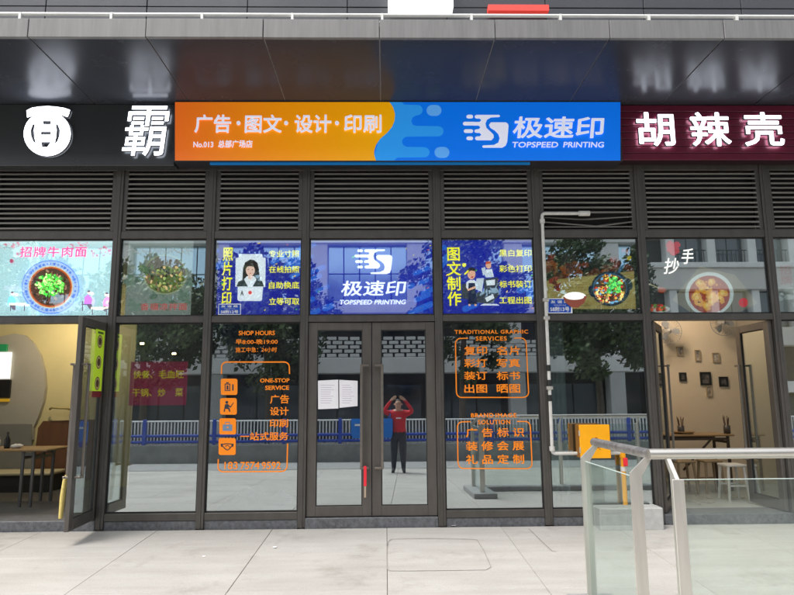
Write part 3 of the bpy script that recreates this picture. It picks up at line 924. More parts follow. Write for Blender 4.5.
text('照\n片\n打\n印', 221, 247.5, 233.3, 305.5, yt, YEL, t, bold=0.022)
for s_, a_, b_ in (('专业寸照', 250.2, 257.2), ('在线拍照', 265.8, 272.8), ('自助换底', 281.6, 288.8), ('立等可取', 297.6, 305)):
    text(s_, 268.8, a_, 299.3, b_, yt, YEL, t, bold=0.016)
# 3: logo poster
t, pr = poster(3, 309.2, 240.3, 433.8, 315.2, 'wide blue poster with white running S logo directly above the doors', ink((16, 32, 160), e1))
pr.rect(309.8, 241, 433.5, 242.2, ink((150, 160, 200), e1))
lb_ = ink(LBl, e1)
streaks(pr, [(311, 246, 4, 4), (310, 257, 2, 4), (318, 269.5, 6, 5), (310, 280, 11, 5), (311, 272, 2, 5), (310, 300, 3, 5), (325, 308.5, 7, 6), (311, 313.5, 8, 5), (317, 291, 12, 4)], mb_)
streaks(pr, [(415, 273.5, 14, 4.5), (420, 283, 8, 4.5), (423, 293, 10, 5), (416, 300, 14, 5), (417, 310, 15, 6), (409, 287, 4, 5), (410, 313, 6, 4)], mb_)
for _ in range(420):
    x_, y_ = random.choice([(rr(311, 345), rr(258, 313)), (rr(402, 432), rr(243, 313))])
    pr.bar(x_, y_, x_ + rr(-1, 1), y_ + rr(-0.6, 0.6), 0.32, ink((66, 92, 184), e1), 0)
confetti(pr, 312, 431, 244, 312, 9)
w1 = ink((248, 250, 255), e1 * 1.25)
logo(pr, 354.5, 249, 392.5, 274.6, w1)
pr.build('picture', t)
yt = YP - 0.0003 * pr.L - 0.004
text('极速印', 341, 280.5, 406.5, 296, yt, w1, t, bold=0.022, shear=0.12)
text('TOPSPEED PRINTING', 339.8, 299.6, 406, 304.6, yt, w1, t, bold=0.022, shear=0.18)
# 4: graphic production
t, pr = poster(4, 441, 240, 535.5, 314.6, 'blue poster with cartoon print workers and yellow graphic production characters', ink((20, 32, 156), e1))
pr.poly([(441.5, 258), (448, 252), (448, 262), (441.5, 270)], mb_); pr.poly([(526, 286), (535, 278), (535, 300), (526, 296)], mb_)
streaks(pr, [(443, 248, 1.5, 5), (465, 309, 12, 6), (520, 290, 12, 7)], mb_)
for _ in range(420):
    x_, y_ = rr(442, 534), rr(241, 313)
    pr.bar(x_, y_, x_ + rr(-1, 1), y_ + rr(-0.6, 0.6), 0.32, ink((72, 90, 180), e1), 0)
confetti(pr, 445, 533, 243, 313, 10)
gy1, gy2, gy3, nv = ink((58, 62, 76), e1), ink((110, 120, 134), e1), ink((205, 212, 222), e1), ink((26, 34, 72), e1)
sk2 = ink((240, 180, 150), e1)
pr.poly([(462, 284), (468, 283), (470, 300), (462, 298)], gy1)
pr.poly([(484, 279), (498, 277), (499, 296), (484, 299)], gy1)
pr.poly([(475, 294), (490, 290), (495, 296), (494, 303), (478, 303), (475, 300)], gy2)
pr.poly([(477, 292), (493, 291), (497, 283), (498, 297), (488, 304), (477, 302)], gy1)
pr.poly([(485, 298), (493, 294), (494.5, 298), (487, 302)], wht1)
pr.poly([(480, 305.5), (484, 303.5), (497, 304), (499.5, 305.5)], wht1)
pr.poly([(486, 280.5), (495, 279.5), (495, 285), (487, 285.5)], wht1)
pr.disc(488.5, 265.5, 2.8, sk2, 3.2, 14); pr.poly([(485.5, 264.5), (486, 261.5), (490, 261), (491.6, 264), (490, 263.4), (487, 264)], ink((205, 80, 50), e1))
pr.poly([(486, 269.5), (492, 269), (494, 277), (486, 277)], wht1); pr.poly([(481.5, 268), (485, 267), (486.5, 273), (483, 275.5)], gy3)
pr.poly([(484, 274), (491, 271), (494, 277), (486, 277.6)], gy3)
pr.disc(471.5, 274.3, 4, sk2, 5, 16)
pr.poly([(467.3, 273), (467.4, 269), (471, 267.3), (475.4, 268.3), (475.6, 271.2), (471, 270.5), (468.8, 272)], ink((34, 30, 36), e1))
pr.disc(472.3, 277, 1.2, ink((190, 50, 60), e1), 0.8, 10)
pr.poly([(466.5, 282), (470, 279.8), (474.5, 280), (478, 284), (476, 290), (468, 291), (466, 287)], wht1)
pr.poly([(468.5, 283), (475, 283), (477.5, 304.5), (468, 304.5)], nv)
pr.poly([(466, 287), (468, 289), (475, 286), (476, 288), (468, 291)], sk2)
pr.poly([(476.5, 278.5), (484, 278), (482, 292), (475.5, 289)], gy3)
for q in (468.5, 474.5): pr.rect(q, 304, q + 2, 306, sk2)
pr.disc(464.2, 265, 2, YEL, n=14); pr.bar(465, 274, 468, 271, 1.6, YEL)
pr.build('picture', t)
yt = YP - 0.0003 * pr.L - 0.004
text('图\n文\n制\n作', 447.6, 247.4, 460.3, 305.8, yt, YEL, t, bold=0.024)
for s_, a_, b_ in (('黑白复印', 249.4, 256.6), ('彩色打印', 265, 272.2), ('标书装订', 280.4, 287.8), ('工程出图', 296.6, 303.8)):
    text(s_, 499.4, a_, 531.4, b_, yt, YEL, t, bold=0.016)
# 5: clay pot rice
e3 = 1.15 * K
t, pr = poster(5, 545, 239.5, 637, 313.5, 'dark poster with blue casserole pot and rice bowl on a wooden table', ink((26, 30, 28), e3))
for _ in range(60):
    x_ = rr(546, 633)
    pr.disc(x_, 271 + rr(-7, 8) - abs(x_ - 590) * 0.05, rr(2, 6), ink(random.choice([(120, 54, 30), (90, 42, 26), (140, 74, 36), (64, 38, 28), (100, 50, 40)]), e3), rr(1.5, 4), 9, wob=0.3)
pr.poly([(545, 281), (560, 279), (634, 271), (636, 309), (545, 309)], ink((172, 152, 92), e3))
for i in range(40):
    x_, y_ = rr(546, 615), rr(280, 307)
    pr.bar(x_, y_, x_ + rr(4, 18), y_ - rr(0.1, 1.2), rr(0.3, 0.7), ink(random.choice([(138, 118, 66), (196, 178, 116), (154, 134, 78)]), e3), 0.2)
for (fx_, fy_) in ((553, 279), (557, 286), (551, 257), (616, 263), (626, 252.5), (614, 259)):
    for _ in range(7): pr.disc(fx_ + rr(-2.6, 2.6), fy_ + rr(-3.5, 3.5), rr(1.2, 2.6), ink(random.choice([(120, 34, 32), (148, 46, 40), (96, 26, 28)]), e3), n=8, wob=0.3)
pr.disc(629, 258, 2.4, ink((196, 176, 50), e3), n=10, wob=0.3)
pot, pot2 = ink((26, 44, 70), e3), ink((60, 110, 150), e3)
pr.bar(617.5, 275, 624, 262, 2.8, pot2)
pr.disc(592, 291, 3.4, pot, 6, 16, rot=-0.2); pr.disc(629, 284, 3.4, pot, 6, 16, rot=-0.3)
pr.disc(610.5, 288.5, 19.5, pot, 17.6, 40); pr.disc(610, 288.5, 17.2, pot2, 15.6, 40); pr.disc(610.2, 289, 16.2, ink((90, 60, 44), e3), 14.8, 40)
for _ in range(150):
    a_, q = rr(0, 6.28), 15.5 * math.sqrt(random.random())
    pr.disc(610 + q * math.cos(a_), 289 + q * 0.92 * math.sin(a_), rr(0.8, 2), ink(random.choice([(186, 140, 50), (160, 46, 36), (210, 190, 120), (120, 40, 30), (190, 160, 70), (90, 140, 170)]), e3), rr(0.5, 1.2), 6, wob=0.4, rot=rr(0, 3))
for _ in range(70): pr.disc(614 + rr(-7, 7), 284 + rr(-7, 9), rr(0.8, 2), ink(random.choice([(60, 168, 70), (90, 200, 90), (40, 130, 60)]), e3), rr(0.5, 1.2), 6, wob=0.4, rot=rr(0, 3))
pr.disc(575, 296.5, 11, ink((196, 200, 190), e3), 4.6, 24); pr.poly([(563, 297), (587, 296), (584, 303), (578, 307.5), (571, 307), (565, 302)], ink((96, 46, 34), e3))
pr.disc(574.5, 296.8, 9.6, ink((205, 208, 200), e3), 3.0, 24)
pr.build('picture', t)
text('煲仔\n饭', 562, 254, 575, 274, YP - 0.0003 * pr.L - 0.004, ink((16, 16, 14), e3), t, bold=0.012, shear=0.2)
# 6: chaoshou
t, pr = poster(6, 643.5, 239.5, 769.5, 314.5, 'dim poster with bowl of wontons in red broth above right restaurant door', ink((52, 54, 54), e3))
mt = ink((120, 112, 92), e3)
pr.poly([(672, 300), (700, 266), (735, 275), (758, 303), (740, 312), (690, 312)], mt)
for i in range(26): pr.stroke([(676 + i * 3, 303 - i * 0.6), (690 + i * 2.4, 282 - i * 0.1)], 0.4, ink((90, 84, 68), e3))
pr.disc(709.5, 294, 24.2, ink((205, 216, 214), e3), 22, 44); pr.disc(709.5, 294.5, 20.6, ink((160, 60, 26), e3), 19, 44)
for _ in range(15):
    a_, q = rr(0, 6.28), 14.5 * math.sqrt(random.random())
    cx_, cy_ = 709.5 + q * math.cos(a_), 294 + q * 0.9 * math.sin(a_)
    pr.disc(cx_, cy_, rr(4, 6), ink((226, 168, 60), e3), rr(3, 4.4), 14, wob=0.15, rot=rr(0, 3)); pr.disc(cx_ - 0.6, cy_ - 0.8, rr(2, 3), ink((240, 208, 112), e3), rr(1.5, 2.2), 10, wob=0.2, rot=rr(0, 3))
for _ in range(40): pr.disc(709.5 + rr(-14, 14), 294 + rr(-13, 13), rr(0.5, 1.2), ink(random.choice([(190, 80, 30), (236, 180, 60), (110, 30, 20)]), e3), n=6, wob=0.3)
pr.bar(647, 283, 659, 288, 1.2, ink((190, 180, 150), e3)); pr.disc(662, 290, 4, ink((170, 70, 36), e3), 3, 14)
pr.disc(660, 309, 10, ink((190, 194, 190), e3), 3.5, 24)
for _ in range(30): pr.disc(659 + rr(-8, 7), 307.5 + rr(-2.5, 2.5), rr(1, 2), ink(random.choice([(170, 50, 34), (200, 90, 50), (80, 110, 50)]), e3), n=7, wob=0.3)
for _ in range(16): pr.disc(673 + rr(-5, 5), 248.5 + rr(-5, 5), rr(2, 3.5), ink((165, 52, 60), e3), n=8, wob=0.3)
pr.disc(743.5, 302.5, 4.6, ink((170, 36, 44), e3), n=14)
pr.build('picture', t)
yt = YP - 0.0003 * pr.L - 0.004
wc = ink((214, 214, 206), e3)
text('抄', 664, 258, 678.5, 274, yt, wc, t, bold=0.012, shear=0.25); text('手', 682, 248.5, 693, 264, yt, wc, t, bold=0.012, shear=0.25)
# 7: partly in the picture
t, pr = poster(7, 773, 239.5, 893, 314.0, 'pale grey poster at the right edge of the row with red characters', ink((110, 112, 108), e3))
for _ in range(50): pr.disc(rr(776, 870), rr(284, 311), rr(2, 6), ink(random.choice([(150, 156, 152), (128, 134, 132), (170, 176, 172)]), e3), rr(1.5, 3), 9, wob=0.3)
pr.build('picture', t)
text('招\n牌', 781, 265, 791, 285, YP - 0.02, ink((120, 30, 40), e3), t, bold=0.01)

# ------------------------------------------------------------------ vinyl lettering on the glass
M_vin = mat('orange_vinyl', lin((255, 140, 4)), 0.5, var=0.03, scale=8)
YV = -0.0055
t = thing('window_lettering', 'orange opening hours lettering with four icons on the glass left of the doors', 'lettering', P(255, 472, YV))
text('SHOP HOURS', 238.5, 330.6, 275, 335.4, YV, M_vin, t, bold=0.04)
text('早8:00-晚19:00', 235.5, 339, 277.8, 344.4, YV, M_vin, t, bold=0.025)
text('施工中急：24小时', 235.5, 347, 277, 352.4, YV, M_vin, t, bold=0.015)
text('ONE-STOP', 260, 378.2, 289.6, 382.6, YV, M_vin, t, bold=0.04)
text('SERVICE', 265, 385.4, 289.2, 390, YV, M_vin, t, bold=0.04)
text('广告', 270, 394.6, 289.2, 403.6, YV, M_vin, t, bold=0.028)
text('设计', 269.8, 406.8, 288.8, 415.4, YV, M_vin, t, bold=0.028)
text('印刷', 269.5, 419, 288.3, 427.4, YV, M_vin, t, bold=0.028)
text('一站式服务', 240, 431.8, 288.4, 440.6, YV, M_vin, t, bold=0.028)
for s_, a_, b_ in (('183', 224.3, 237.8), ('7574', 240.2, 259.6), ('9592', 261.6, 281)): text(s_, a_, 461.6, b_, 469.2, YV, M_vin, t, bold=0.02)
pr = Print(YV)
pr.stroke([(221.4, 374), (221.6, 367)] + [(a, b) for a, b in arc(226.6, 367, 5, 180, 270)] + [(284, 362)] + arc(284.3, 367, 5, 270, 360) + [(289.5, 374)], 1.25, M_vin)
pr.stroke([(218.3, 459), (218.0, 466.5)] + arc(223, 466.7, 5, 180, 90) + [(281.5, 471.4)] + arc(281.8, 466, 5.2, 90, 0) + [(287.6, 443.5)], 1.25, M_vin)
pr.build('border', t)
M_icon = mat('dark_icon', (0.02, 0.03, 0.045), 0.6)
for q, (x0, y0, x1, y1) in enumerate(((220.8, 378.6, 237.4, 394.9), (220, 398, 236.8, 414.6), (219.3, 418.2, 236, 434.4), (218.6, 438, 235.7, 454.9))):
    pr = Print(YV)
    r_ = 2
    pr.poly(arc(x1 - r_, y0 + r_, r_, -90, 0) + arc(x1 - r_, y1 - r_, r_, 0, 90) + arc(x0 + r_, y1 - r_, r_, 90, 180) + arc(x0 + r_, y0 + r_, r_, 180, 270), M_vin)
    cx_, cy_ = (x0 + x1) / 2, (y0 + y1) / 2
    if q == 0:
        for (a_, b_, c_, d_) in ((-4.5, -3.2, 1.2, -2.2), (-4.5, -2.2, -3.5, 4.2), (0.2, -2.2, 1.2, 4.2), (-4.5, 3.4, 1.2, 4.2), (-2.6, -1.4, -0.6, 3), (3, -2.5, 4.6, 3.8)): pr.rect(cx_ + a_, cy_ + b_, cx_ + c_, cy_ + d_, M_icon, 0 if q else 0.2)
        pr.rect(cx_ - 3, cy_ - 4.6, cx_ - 0.4, cy_ - 3.4, M_icon)
    elif q == 1:
        pr.disc(cx_ - 1.6, cy_ - 4, 1.5, M_icon, n=12); pr.poly([(cx_ - 3.4, cy_ - 2), (cx_ - 0.6, cy_ - 2.4), (cx_ + 2, cy_), (cx_ + 4.8, cy_ - 4), (cx_ + 5.4, cy_ - 3.6), (cx_ + 2.4, cy_ + 1.4), (cx_ - 0.4, cy_ + 0.4), (cx_ + 1.4, cy_ + 2), (cx_ + 2, cy_ + 5.4), (cx_ + 0.8, cy_ + 5.4), (cx_ - 0.2, cy_ + 2.8), (cx_ - 3, cy_ + 2.4), (cx_ - 3.6, cy_ + 5.4), (cx_ - 4.8, cy_ + 5.4)], M_icon)
    elif q == 2:
        gl = mat('blue_grey_icon', (0.16, 0.24, 0.34), 0.6)
        pr.rect(cx_ - 5, cy_ - 1.8, cx_ + 4.6, cy_ + 4.6, gl); pr.stroke([(cx_ - 2.4, cy_ - 1.8), (cx_ - 2.4, cy_ - 4), (cx_ + 2, cy_ - 4), (cx_ + 2, cy_ - 1.8)], 0.9, gl); pr.rect(cx_ - 1, cy_ + 0.4, cx_ + 0.8, cy_ + 1.8, M_vin)
    else:
        pr.poly([(cx_ - 6.6, cy_ - 2.6), (cx_ - 4.6, cy_ - 3), (cx_ - 4, cy_ + 0.2), (cx_ - 6, cy_ + 0.4)], M_icon); pr.poly([(cx_ + 6.6, cy_ - 2.6), (cx_ + 4.6, cy_ - 3), (cx_ + 4, cy_ + 0.2), (cx_ + 6, cy_ + 0.4)], M_icon)
        pr.stroke([(cx_ - 4.4, cy_ - 0.2), (cx_ - 2, cy_ + 2.2), (cx_, cy_ + 3.6), (cx_ + 2.2, cy_ + 2.4), (cx_ + 4.4, cy_ - 0.2)], 1.0, M_icon); pr.stroke([(cx_ - 4.4, cy_ - 2.2), (cx_ - 1, cy_ - 2.8), (cx_ + 1.4, cy_ - 2.8), (cx_ + 4.4, cy_ - 2.2)], 0.9, M_icon); pr.stroke([(cx_ - 2, cy_), (cx_ + 0.4, cy_ - 1.6), (cx_ + 3, cy_ + 0.8)], 0.8, M_icon)
    pr.build('icon', t)
t = thing('window_lettering', 'orange list of traditional graphic services on the glass right of the doors', 'lettering', P(491, 398, YV))
text('TRADITIONAL GRAPHIC', 454.6, 329.6, 528, 334.0, YV, M_vin, t, bold=0.04, spacing=1.15)
text('SERVICES', 475.8, 336.2, 506.6, 340.8, YV, M_vin, t, bold=0.04, spacing=1.15)
pr = Print(YV)
pr.stroke([(468, 338.2), (460.5, 338.4)] + arc(460.5, 343.4, 5, 270, 180) + [(456.4, 392)] + arc(461.6, 392.4, 5, 180, 90) + [(523, 397.4)] + arc(523.6, 392.2, 5, 90, 0) + [(526.2, 343)] + arc(521, 343, 5, 0, -90) + [(514, 338)], 1.1, M_vin)
pr.build('border', t)
for (l_, r2, a_, b_) in (('复印', '名片', 346, 355), ('彩打', '写真', 358.6, 367.4), ('装订', '标书', 371.2, 380), ('出图', '晒图', 384, 393)):
    text(l_, 464.2, a_, 487, b_, YV, M_vin, t, bold=0.026); text(r2, 496.8, a_, 520, b_, YV, M_vin, t, bold=0.026)
t = thing('window_lettering', 'lower orange brand image list in a rounded frame on the glass', 'lettering', P(494, 469, YV))
for s_, a_, b_ in (('BRAND', 471, 493.4), ('IMAGE', 495.6, 516.4)): text(s_, a_, 413, b_, 417.4, YV, M_vin, t, bold=0.04, spacing=1.15)
text('SOLUTION', 477.8, 419.6, 510.2, 424.4, YV, M_vin, t, bold=0.04, spacing=1.15)
pr = Print(YV)
pr.stroke([(470.5, 421.6), (462.6, 421.8)] + arc(462.4, 426.8, 5, 270, 180) + [(458, 463)] + arc(463.4, 463.4, 5, 180, 90) + [(526.5, 468.6)] + arc(527, 463.4, 5, 90, 0) + [(530.4, 426.4)] + arc(525.2, 426.4, 5, 0, -90) + [(517, 421.4)], 1.1, M_vin)
pr.build('border', t)
for s_, a_, b_ in (('广 告 标 识', 427.4, 437.2), ('装 修 会 展', 440.8, 450.8), ('礼 品 定 制', 454.2, 464.2)):
    text(s_, 466, a_, 524, b_, YV, M_vin, t, bold=0.026)

# pink notice inside the left restaurant window
YN = 0.012
t = thing('window_notice', 'dark pink notice with yellow dish names on the restaurant window', 'notice', P(158, 405, YN))
a, b = P(128.5, 405.5, YN), P(188, 361.5, YN)
MB().box(a.x, b.x, YN, YN + 0.0015, a.z, b.z).build('sheet', mat('pink_film', lin((170, 40, 84)), 0.5, var=0.05, emit=0.3 * K), t)
ny = ink((235, 225, 40), 0.35 * K)
text('快餐、', 133, 370.5, 153, 378.6, YN - 0.001, ny, t, bold=0.022); text('毛血旺', 158.5, 370, 184, 378.4, YN - 0.001, ny, t, bold=0.022)
text('干锅、', 132, 388.5, 152, 396.6, YN - 0.001, ny, t, bold=0.02); text('炒', 157.5, 388.5, 165.5, 396.6, YN - 0.001, ny, t, bold=0.02); text('菜', 175, 388, 183, 396.4, YN - 0.001, ny, t, bold=0.02)

# papers taped inside the left leaf
YQ = -0.009
M_paper = mat('white_paper', (0.78, 0.77, 0.79), 0.7, var=0.03)
for (q, lb) in (([(317.8, 380.6), (338.2, 379.6), (338.4, 408.4), (318.2, 409.2)], 'white paper sheet taped in the left door pane, nearer the hinge'), ([(339.2, 379.8), (357.6, 380.8), (357.6, 406), (339.4, 407.8)], 'white paper sheet taped in the left door pane, nearer the handle')):
    q = q[::-1]
    o = MB().prism([(P(a, b, YQ).x, P(a, b, YQ).z) for a, b in q], YQ, YQ + 0.001).build('paper_sheet', M_paper)
    tag(o, lb, 'paper', 'papers taped in the door')
    pr = Print(YQ - 0.0004)
    x0 = min(a for a, b in q) + 3; x1 = max(a for a, b in q) - 3
    for i in range(9): pr.rect(x0, 385 + i * 2.2, x1 - rr(0, 5), 385.5 + i * 2.2, ink((176, 166, 180), 0.2 * K), 0)
    pr.build('typed_lines', o)

# address plates
def plate(x0, y0, x1, y1, y, label, num):
    a, b = P(x0, y1, y), P(x1, y0, y)
    t = thing('address_plate', label, 'plate', ((a.x + b.x) / 2, y, a.z), 'blue address plates')
    MB().cbox(a.x, b.x, y, y + 0.004, a.z, b.z, 0.0015).build('plate', mat('white_enamel', (0.75, 0.77, 0.8), 0.4), t)
    pr = Print(y); pr.rect(x0 + 0.9, y0 + 0.9, x1 - 0.9, y1 - 0.9, mat('blue_enamel', lin((20, 74, 178)), 0.35)); pr.build('blue_field', t)
    w_ = mat('white_enamel', (0.75, 0.77, 0.8), 0.4)
    h_ = y1 - y0
    text('友 谊 路', x0 + 3, y0 + 0.13 * h_, x1 - 3, y0 + 0.34 * h_, y - 0.0015, w_, t, bold=0.03)
    text('YOUYI LU', x0 + 6, y0 + 0.42 * h_, x1 - 6, y0 + 0.50 * h_, y - 0.0015, w_, t, bold=0.01)
    text(num, x0 + 2.6, y0 + 0.56 * h_, x1 - 2.6, y0 + 0.88 * h_, y - 0.0015, w_, t, bold=0.035)
plate(547.6, 298.2, 571.8, 313.4, -0.05, 'blue house number plate next to the white pipe', '58附13号')
plate(218, 303.6, 241, 315, -0.012, 'blue house number plate over the corner of the photo printing poster', '58附12号')

# ------------------------------------------------------------------ open leaves of the restaurants, and what hangs on them
W0 = (MX[1] - MX[0] - 2 * MW) / 2 - 0.006
hx = MX[1] - MW - 0.03
ANG = R(93)
lleaf = door_leaf(hx, W0, -1, ANG, Zd0, Zd1, back_handle=True)
LM = Matrix.Translation((hx, 0, 0)) @ Matrix.Rotation(ANG, 4, 'Z')
def leafbox(u0, u1, y0, y1, z0, z1, name, m, parent=None):
    mb = MB().box(-u1, -u0, y0, y1, z0, z1, M=LM)
    return mb.build(name, m, parent)
z1, z0 = Z(100, 330, -0.22), Z(96, 391, -0.22)
c = LM @ Vector((-0.22, -0.024, z0))
t = thing('menu_strip', 'lime green menu strip with three dishes stuck on the open door', 'menu', c)
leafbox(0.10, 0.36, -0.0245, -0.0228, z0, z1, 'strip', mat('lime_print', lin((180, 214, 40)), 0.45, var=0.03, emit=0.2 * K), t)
leafbox(0.10, 0.36, -0.0247, -0.0228, z0 - 0.07, z0 - 0.002, 'red_band', mat('dark_red_print', lin((120, 30, 36)), 0.5), t)
for i in range(3):
    zc_ = z1 - 0.13 - i * 0.235
    for (r_, d_, m_) in ((0.075, 0.025, (120, 100, 70)), (0.06, 0.0256, (206, 190, 120)), (0.045, 0.0262, (86, 66, 40))):
        mb = MB()
        mb.add([LM @ Vector((-0.23 + r_ * math.cos(q * math.pi / 10), -d_, zc_ + r_ * math.sin(q * math.pi / 10))) for q in range(20)], [tuple(range(20))])
        mb.build('dish_print', ink(m_, 0), t)
leafbox(0.14, 0.30, -0.0249, -0.0228, z1 - 0.045, z1 - 0.02, 'title_print', ink((60, 90, 30)), t)
# yellow strap tied to the lower bend of the far handle
zh = Zd0 + (Zd1 - Zd0) * 0.235
mb = MB()
u = W0 - 0.105 - 0.012
pp = [LM @ Vector((-u, 0.075, zh + 0.03)), LM @ Vector((-u + 0.005, 0.095, zh - 0.02)), LM @ Vector((-u, 0.105, zh - 0.18)), LM @ Vector((-u + 0.01, 0.115, zh - 0.40))]
mb.tube(pp, [0.018, 0.022, 0.026, 0.02], 8)
tag(mb.build('hanging_strap', mat('yellow_cloth', lin((206, 186, 110)), 0.85, var=0.15, scale=30)), 'yellow cloth strap tied to the handle of the open left door', 'strap')
# red tag on the print shop door
zh = Zd0 + (Zd1 - Zd0) * 0.235
ax_, az_ = X(365.2, 475, -0.095), Z(365, 466, -0.095)
t = thing('hanging_tag', 'red and beige tag hanging from the left print shop door handle', 'tag', (ax_, -0.095, Z(365, 497, -0.095)))
MB().cbox(ax_ - 0.016, ax_ + 0.016, -0.099, -0.092, Z(365, 486, -0.095), az_, 0.003).build('red_end', mat('red_plastic', lin((225, 40, 56)), 0.4), t)
MB().cbox(ax_ - 0.012, ax_ + 0.01, -0.0985, -0.0925, Z(365, 497.5, -0.095), Z(365, 486.2, -0.095), 0.002).build('beige_end', mat('beige_plastic', lin((170, 150, 130)), 0.5), t)
# right restaurant leaves, both swung inwards
W6 = (MX[7] - MX[6] - 2 * MW) / 2 - 0.006
rl = door_leaf(MX[7] - MW - 0.03, W6, -1, R(-90), Zd0, Zd1, back_handle=True)
ll = door_leaf(MX[6] + MW + 0.03, W6, 1, R(60), Zd0, Zd1, back_handle=True)

# ------------------------------------------------------------------ gas pipe, meter box, block
YG = -0.085
M_pipe = mat('white_pipe', (0.62, 0.61, 0.57), 0.45, var=0.12, scale=10)
pA, pB, pC, pD = P(587, 212.8, YG), P(540.6, 213.6, YG), P(553.8, 453.5, YG), P(622.5, 454.5, YG)
xv = (pB.x + pC.x) / 2
def bend(a, b, c, r=0.04, n=5):
    u, v = (a - b).normalized(), (c - b).normalized()
    return [b + u * r * (1 - q / n) ** 2 + v * r * (q / n) ** 2 for q in range(n + 1)]
b1, b2 = Vector((xv, YG, pB.z)), Vector((xv, YG, pC.z))
b3 = Vector((pD.x, YG, pC.z))
yb1 = Z(623, 505, YG)
gp = thing('gas_pipe', 'white gas pipe bent down the mullion with a yellow riser', 'pipe', (xv, YG, pC.z))
MB().tube([Vector((pA.x, YG, pB.z))] + bend(Vector((pA.x, YG, pB.z)), b1, b2) + bend(b1, b2, b3) + [b3 + Vector((-0.02, 0, 0))], 0.0195, 12).build('tube', M_pipe, gp)
mb = MB()
for (c_, h_) in ((b1 + Vector((0, 0, -0.07)), 0.05), (b2 + Vector((0, 0, 0.08)), 0.05)): mb.tube([c_, c_ + Vector((0, 0, -h_))], 0.031, 12)
mb.tube([Vector((pA.x - 0.10, YG, pB.z)), Vector((pA.x + 0.03, YG, pB.z))], 0.032, 12)
mb.build('coupling', M_pipe, gp)['kind'] = 'stuff'
for zq in (Z(541, 300, YG), Z(550, 318, YG), Z(546, 388, YG)):
    MB().cbox(xv - 0.034, xv + 0.034, YG - 0.03, -0.051, zq - 0.02, zq + 0.02, 0.004).build('clip', M_steel, gp)
for zq in (Z(546, 368, YG), Z(546, 383, YG), Z(546, 398, YG)):
    MB().tube([(xv, YG, zq - 0.035), (xv, YG, zq + 0.035)], 0.0255, 12).build('black_band', M_gasket, gp)
M_yel = mat('yellow_gas_paint', lin((244, 168, 8)), 0.4, var=0.05, scale=6)
MB().tube([(pD.x, YG, yb1), (pD.x, YG, pC.z + 0.05)], 0.026, 12).build('riser', M_yel, gp)
MB().tube([(pD.x, YG, pC.z - 0.05), (pD.x, YG, pC.z + 0.055)], 0.034, 12).build('valve_body', M_yel, gp)
MB().cbox(pD.x - 0.012, pD.x + 0.036, YG - 0.06, YG - 0.03, pC.z - 0.14, pC.z - 0.05, 0.006).build('valve_handle', mat('red_plastic', lin((225, 40, 56)), 0.4), gp)
MB().tube([(pD.x, YG, pC.z - 0.20), (pD.x, YG, pC.z - 0.15)], 0.033, 12).build('valve_collar', M_pipe, gp)
zk = Z(640, 505.5, -0.25)
o = MB().cbox(X(597, 515, -0.2), X(660, 515, -0.2), -0.30, -0.062, gz(-0.3) - 0.01, yb1 + 0.004, 0.012).build('concrete_block', mat('pale_concrete', (0.42, 0.42, 0.40), 0.85, var=0.14, scale=14, bump=0.15))
tag(o, 'pale concrete block on the pavement under the yellow gas riser', 'block')
a, b = P(581, 458.5, -0.24), P(609.5, 424.5, -0.24)
t = thing('gas_meter_box', 'yellow gas meter box fixed in front of the window', 'meter box', ((a.x + b.x) / 2, -0.24, a.z))
MB().cbox(a.x, b.x, -0.24, -0.235 + 0.03, a.z, b.z, 0.006).build('door', M_yel, t)
MB().cbox(a.x + 0.003, b.x - 0.003, -0.204, -0.052, a.z + 0.003, b.z - 0.003, 0.004).build('box', mat('yellow_gas_box_side', lin((150, 96, 10)), 0.5, var=0.1), t)
pr = Print(-0.2403)
pr.stroke([(596 + 2.2 * math.cos(R(q)), 440 + 2.2 * math.sin(R(q))) for q in range(-240, 61, 20)], 0.7, ink((150, 70, 20)))
pr.rect(595.4, 437.2, 596.6, 441, ink((150, 70, 20)))
pr.build('emblem', t)
for q_ in (0.25, 0.75): MB().tube([(a.x - 0.004, -0.236, a.z + (b.z - a.z) * q_ - 0.03), (a.x - 0.004, -0.236, a.z + (b.z - a.z) * q_ + 0.03)], 0.007, 8).build('hinge', M_steel, t)
MB().lathe([(0, -0.012), (0.012, -0.010), (0.013, 0.0)], (b.x - 0.03, -0.24, (a.z + b.z) / 2), 14, ax='y').build('lock', M_steel, t)
text('燃气', 591.5, 446, 600.5, 450, -0.2404, ink((150, 70, 20)), t, bold=0.01)
mb = MB().box(b2.x + 0.03, a.x, YG - 0.004, YG + 0.004, 0, 0.001) if False else None

# ------------------------------------------------------------------ glass balustrade in front on the right
YB = -D0 + 3.85                           # front run
hc = P(650.5, 454, YB)                    # mitre of the handrail
ZH = hc.z
fe = PZ(584, 442.0, ZH)                   # far end of the side run
bal = thing('glass_balustrade', 'glass balustrade with steel handrail standing on the pavement at right', 'balustrade', (hc.x, YB, gz(YB)))
XE = 6.2
HR = 0.030
MB().tube([(hc.x, fe.y, ZH), (hc.x, YB, ZH)], HR, 16).build('handrail', mat('worn_steel_handrail', (0.40, 0.38, 0.36), 0.42, 0.85, var=0.35, scale=22), bal)
MB().tube([(hc.x - 0.012, YB, ZH), (XE, YB, ZH)], HR * 1.03, 16).build('handrail', M_steelrail, bal)
OFF = 0.085
ZG = Z(740, 479.3, YB - OFF)
def post_side(y, name='post'):            # side run: post stands left of the rail, its head leans in to the rail
    g0 = gz(y)
    x = hc.x - OFF
    zt_ = ZH - 0.10
    mb = MB()
    mb.prism([(x - 0.034, g0), (x + 0.034, g0), (x + 0.034, zt_ - 0.03), (hc.x + 0.020, ZH - HR * 0.6), (hc.x - 0.020, ZH - HR * 0.6), (x - 0.034, zt_ - 0.01)], y - 0.009, y + 0.009)
    return mb.build(name, M_steel, bal)
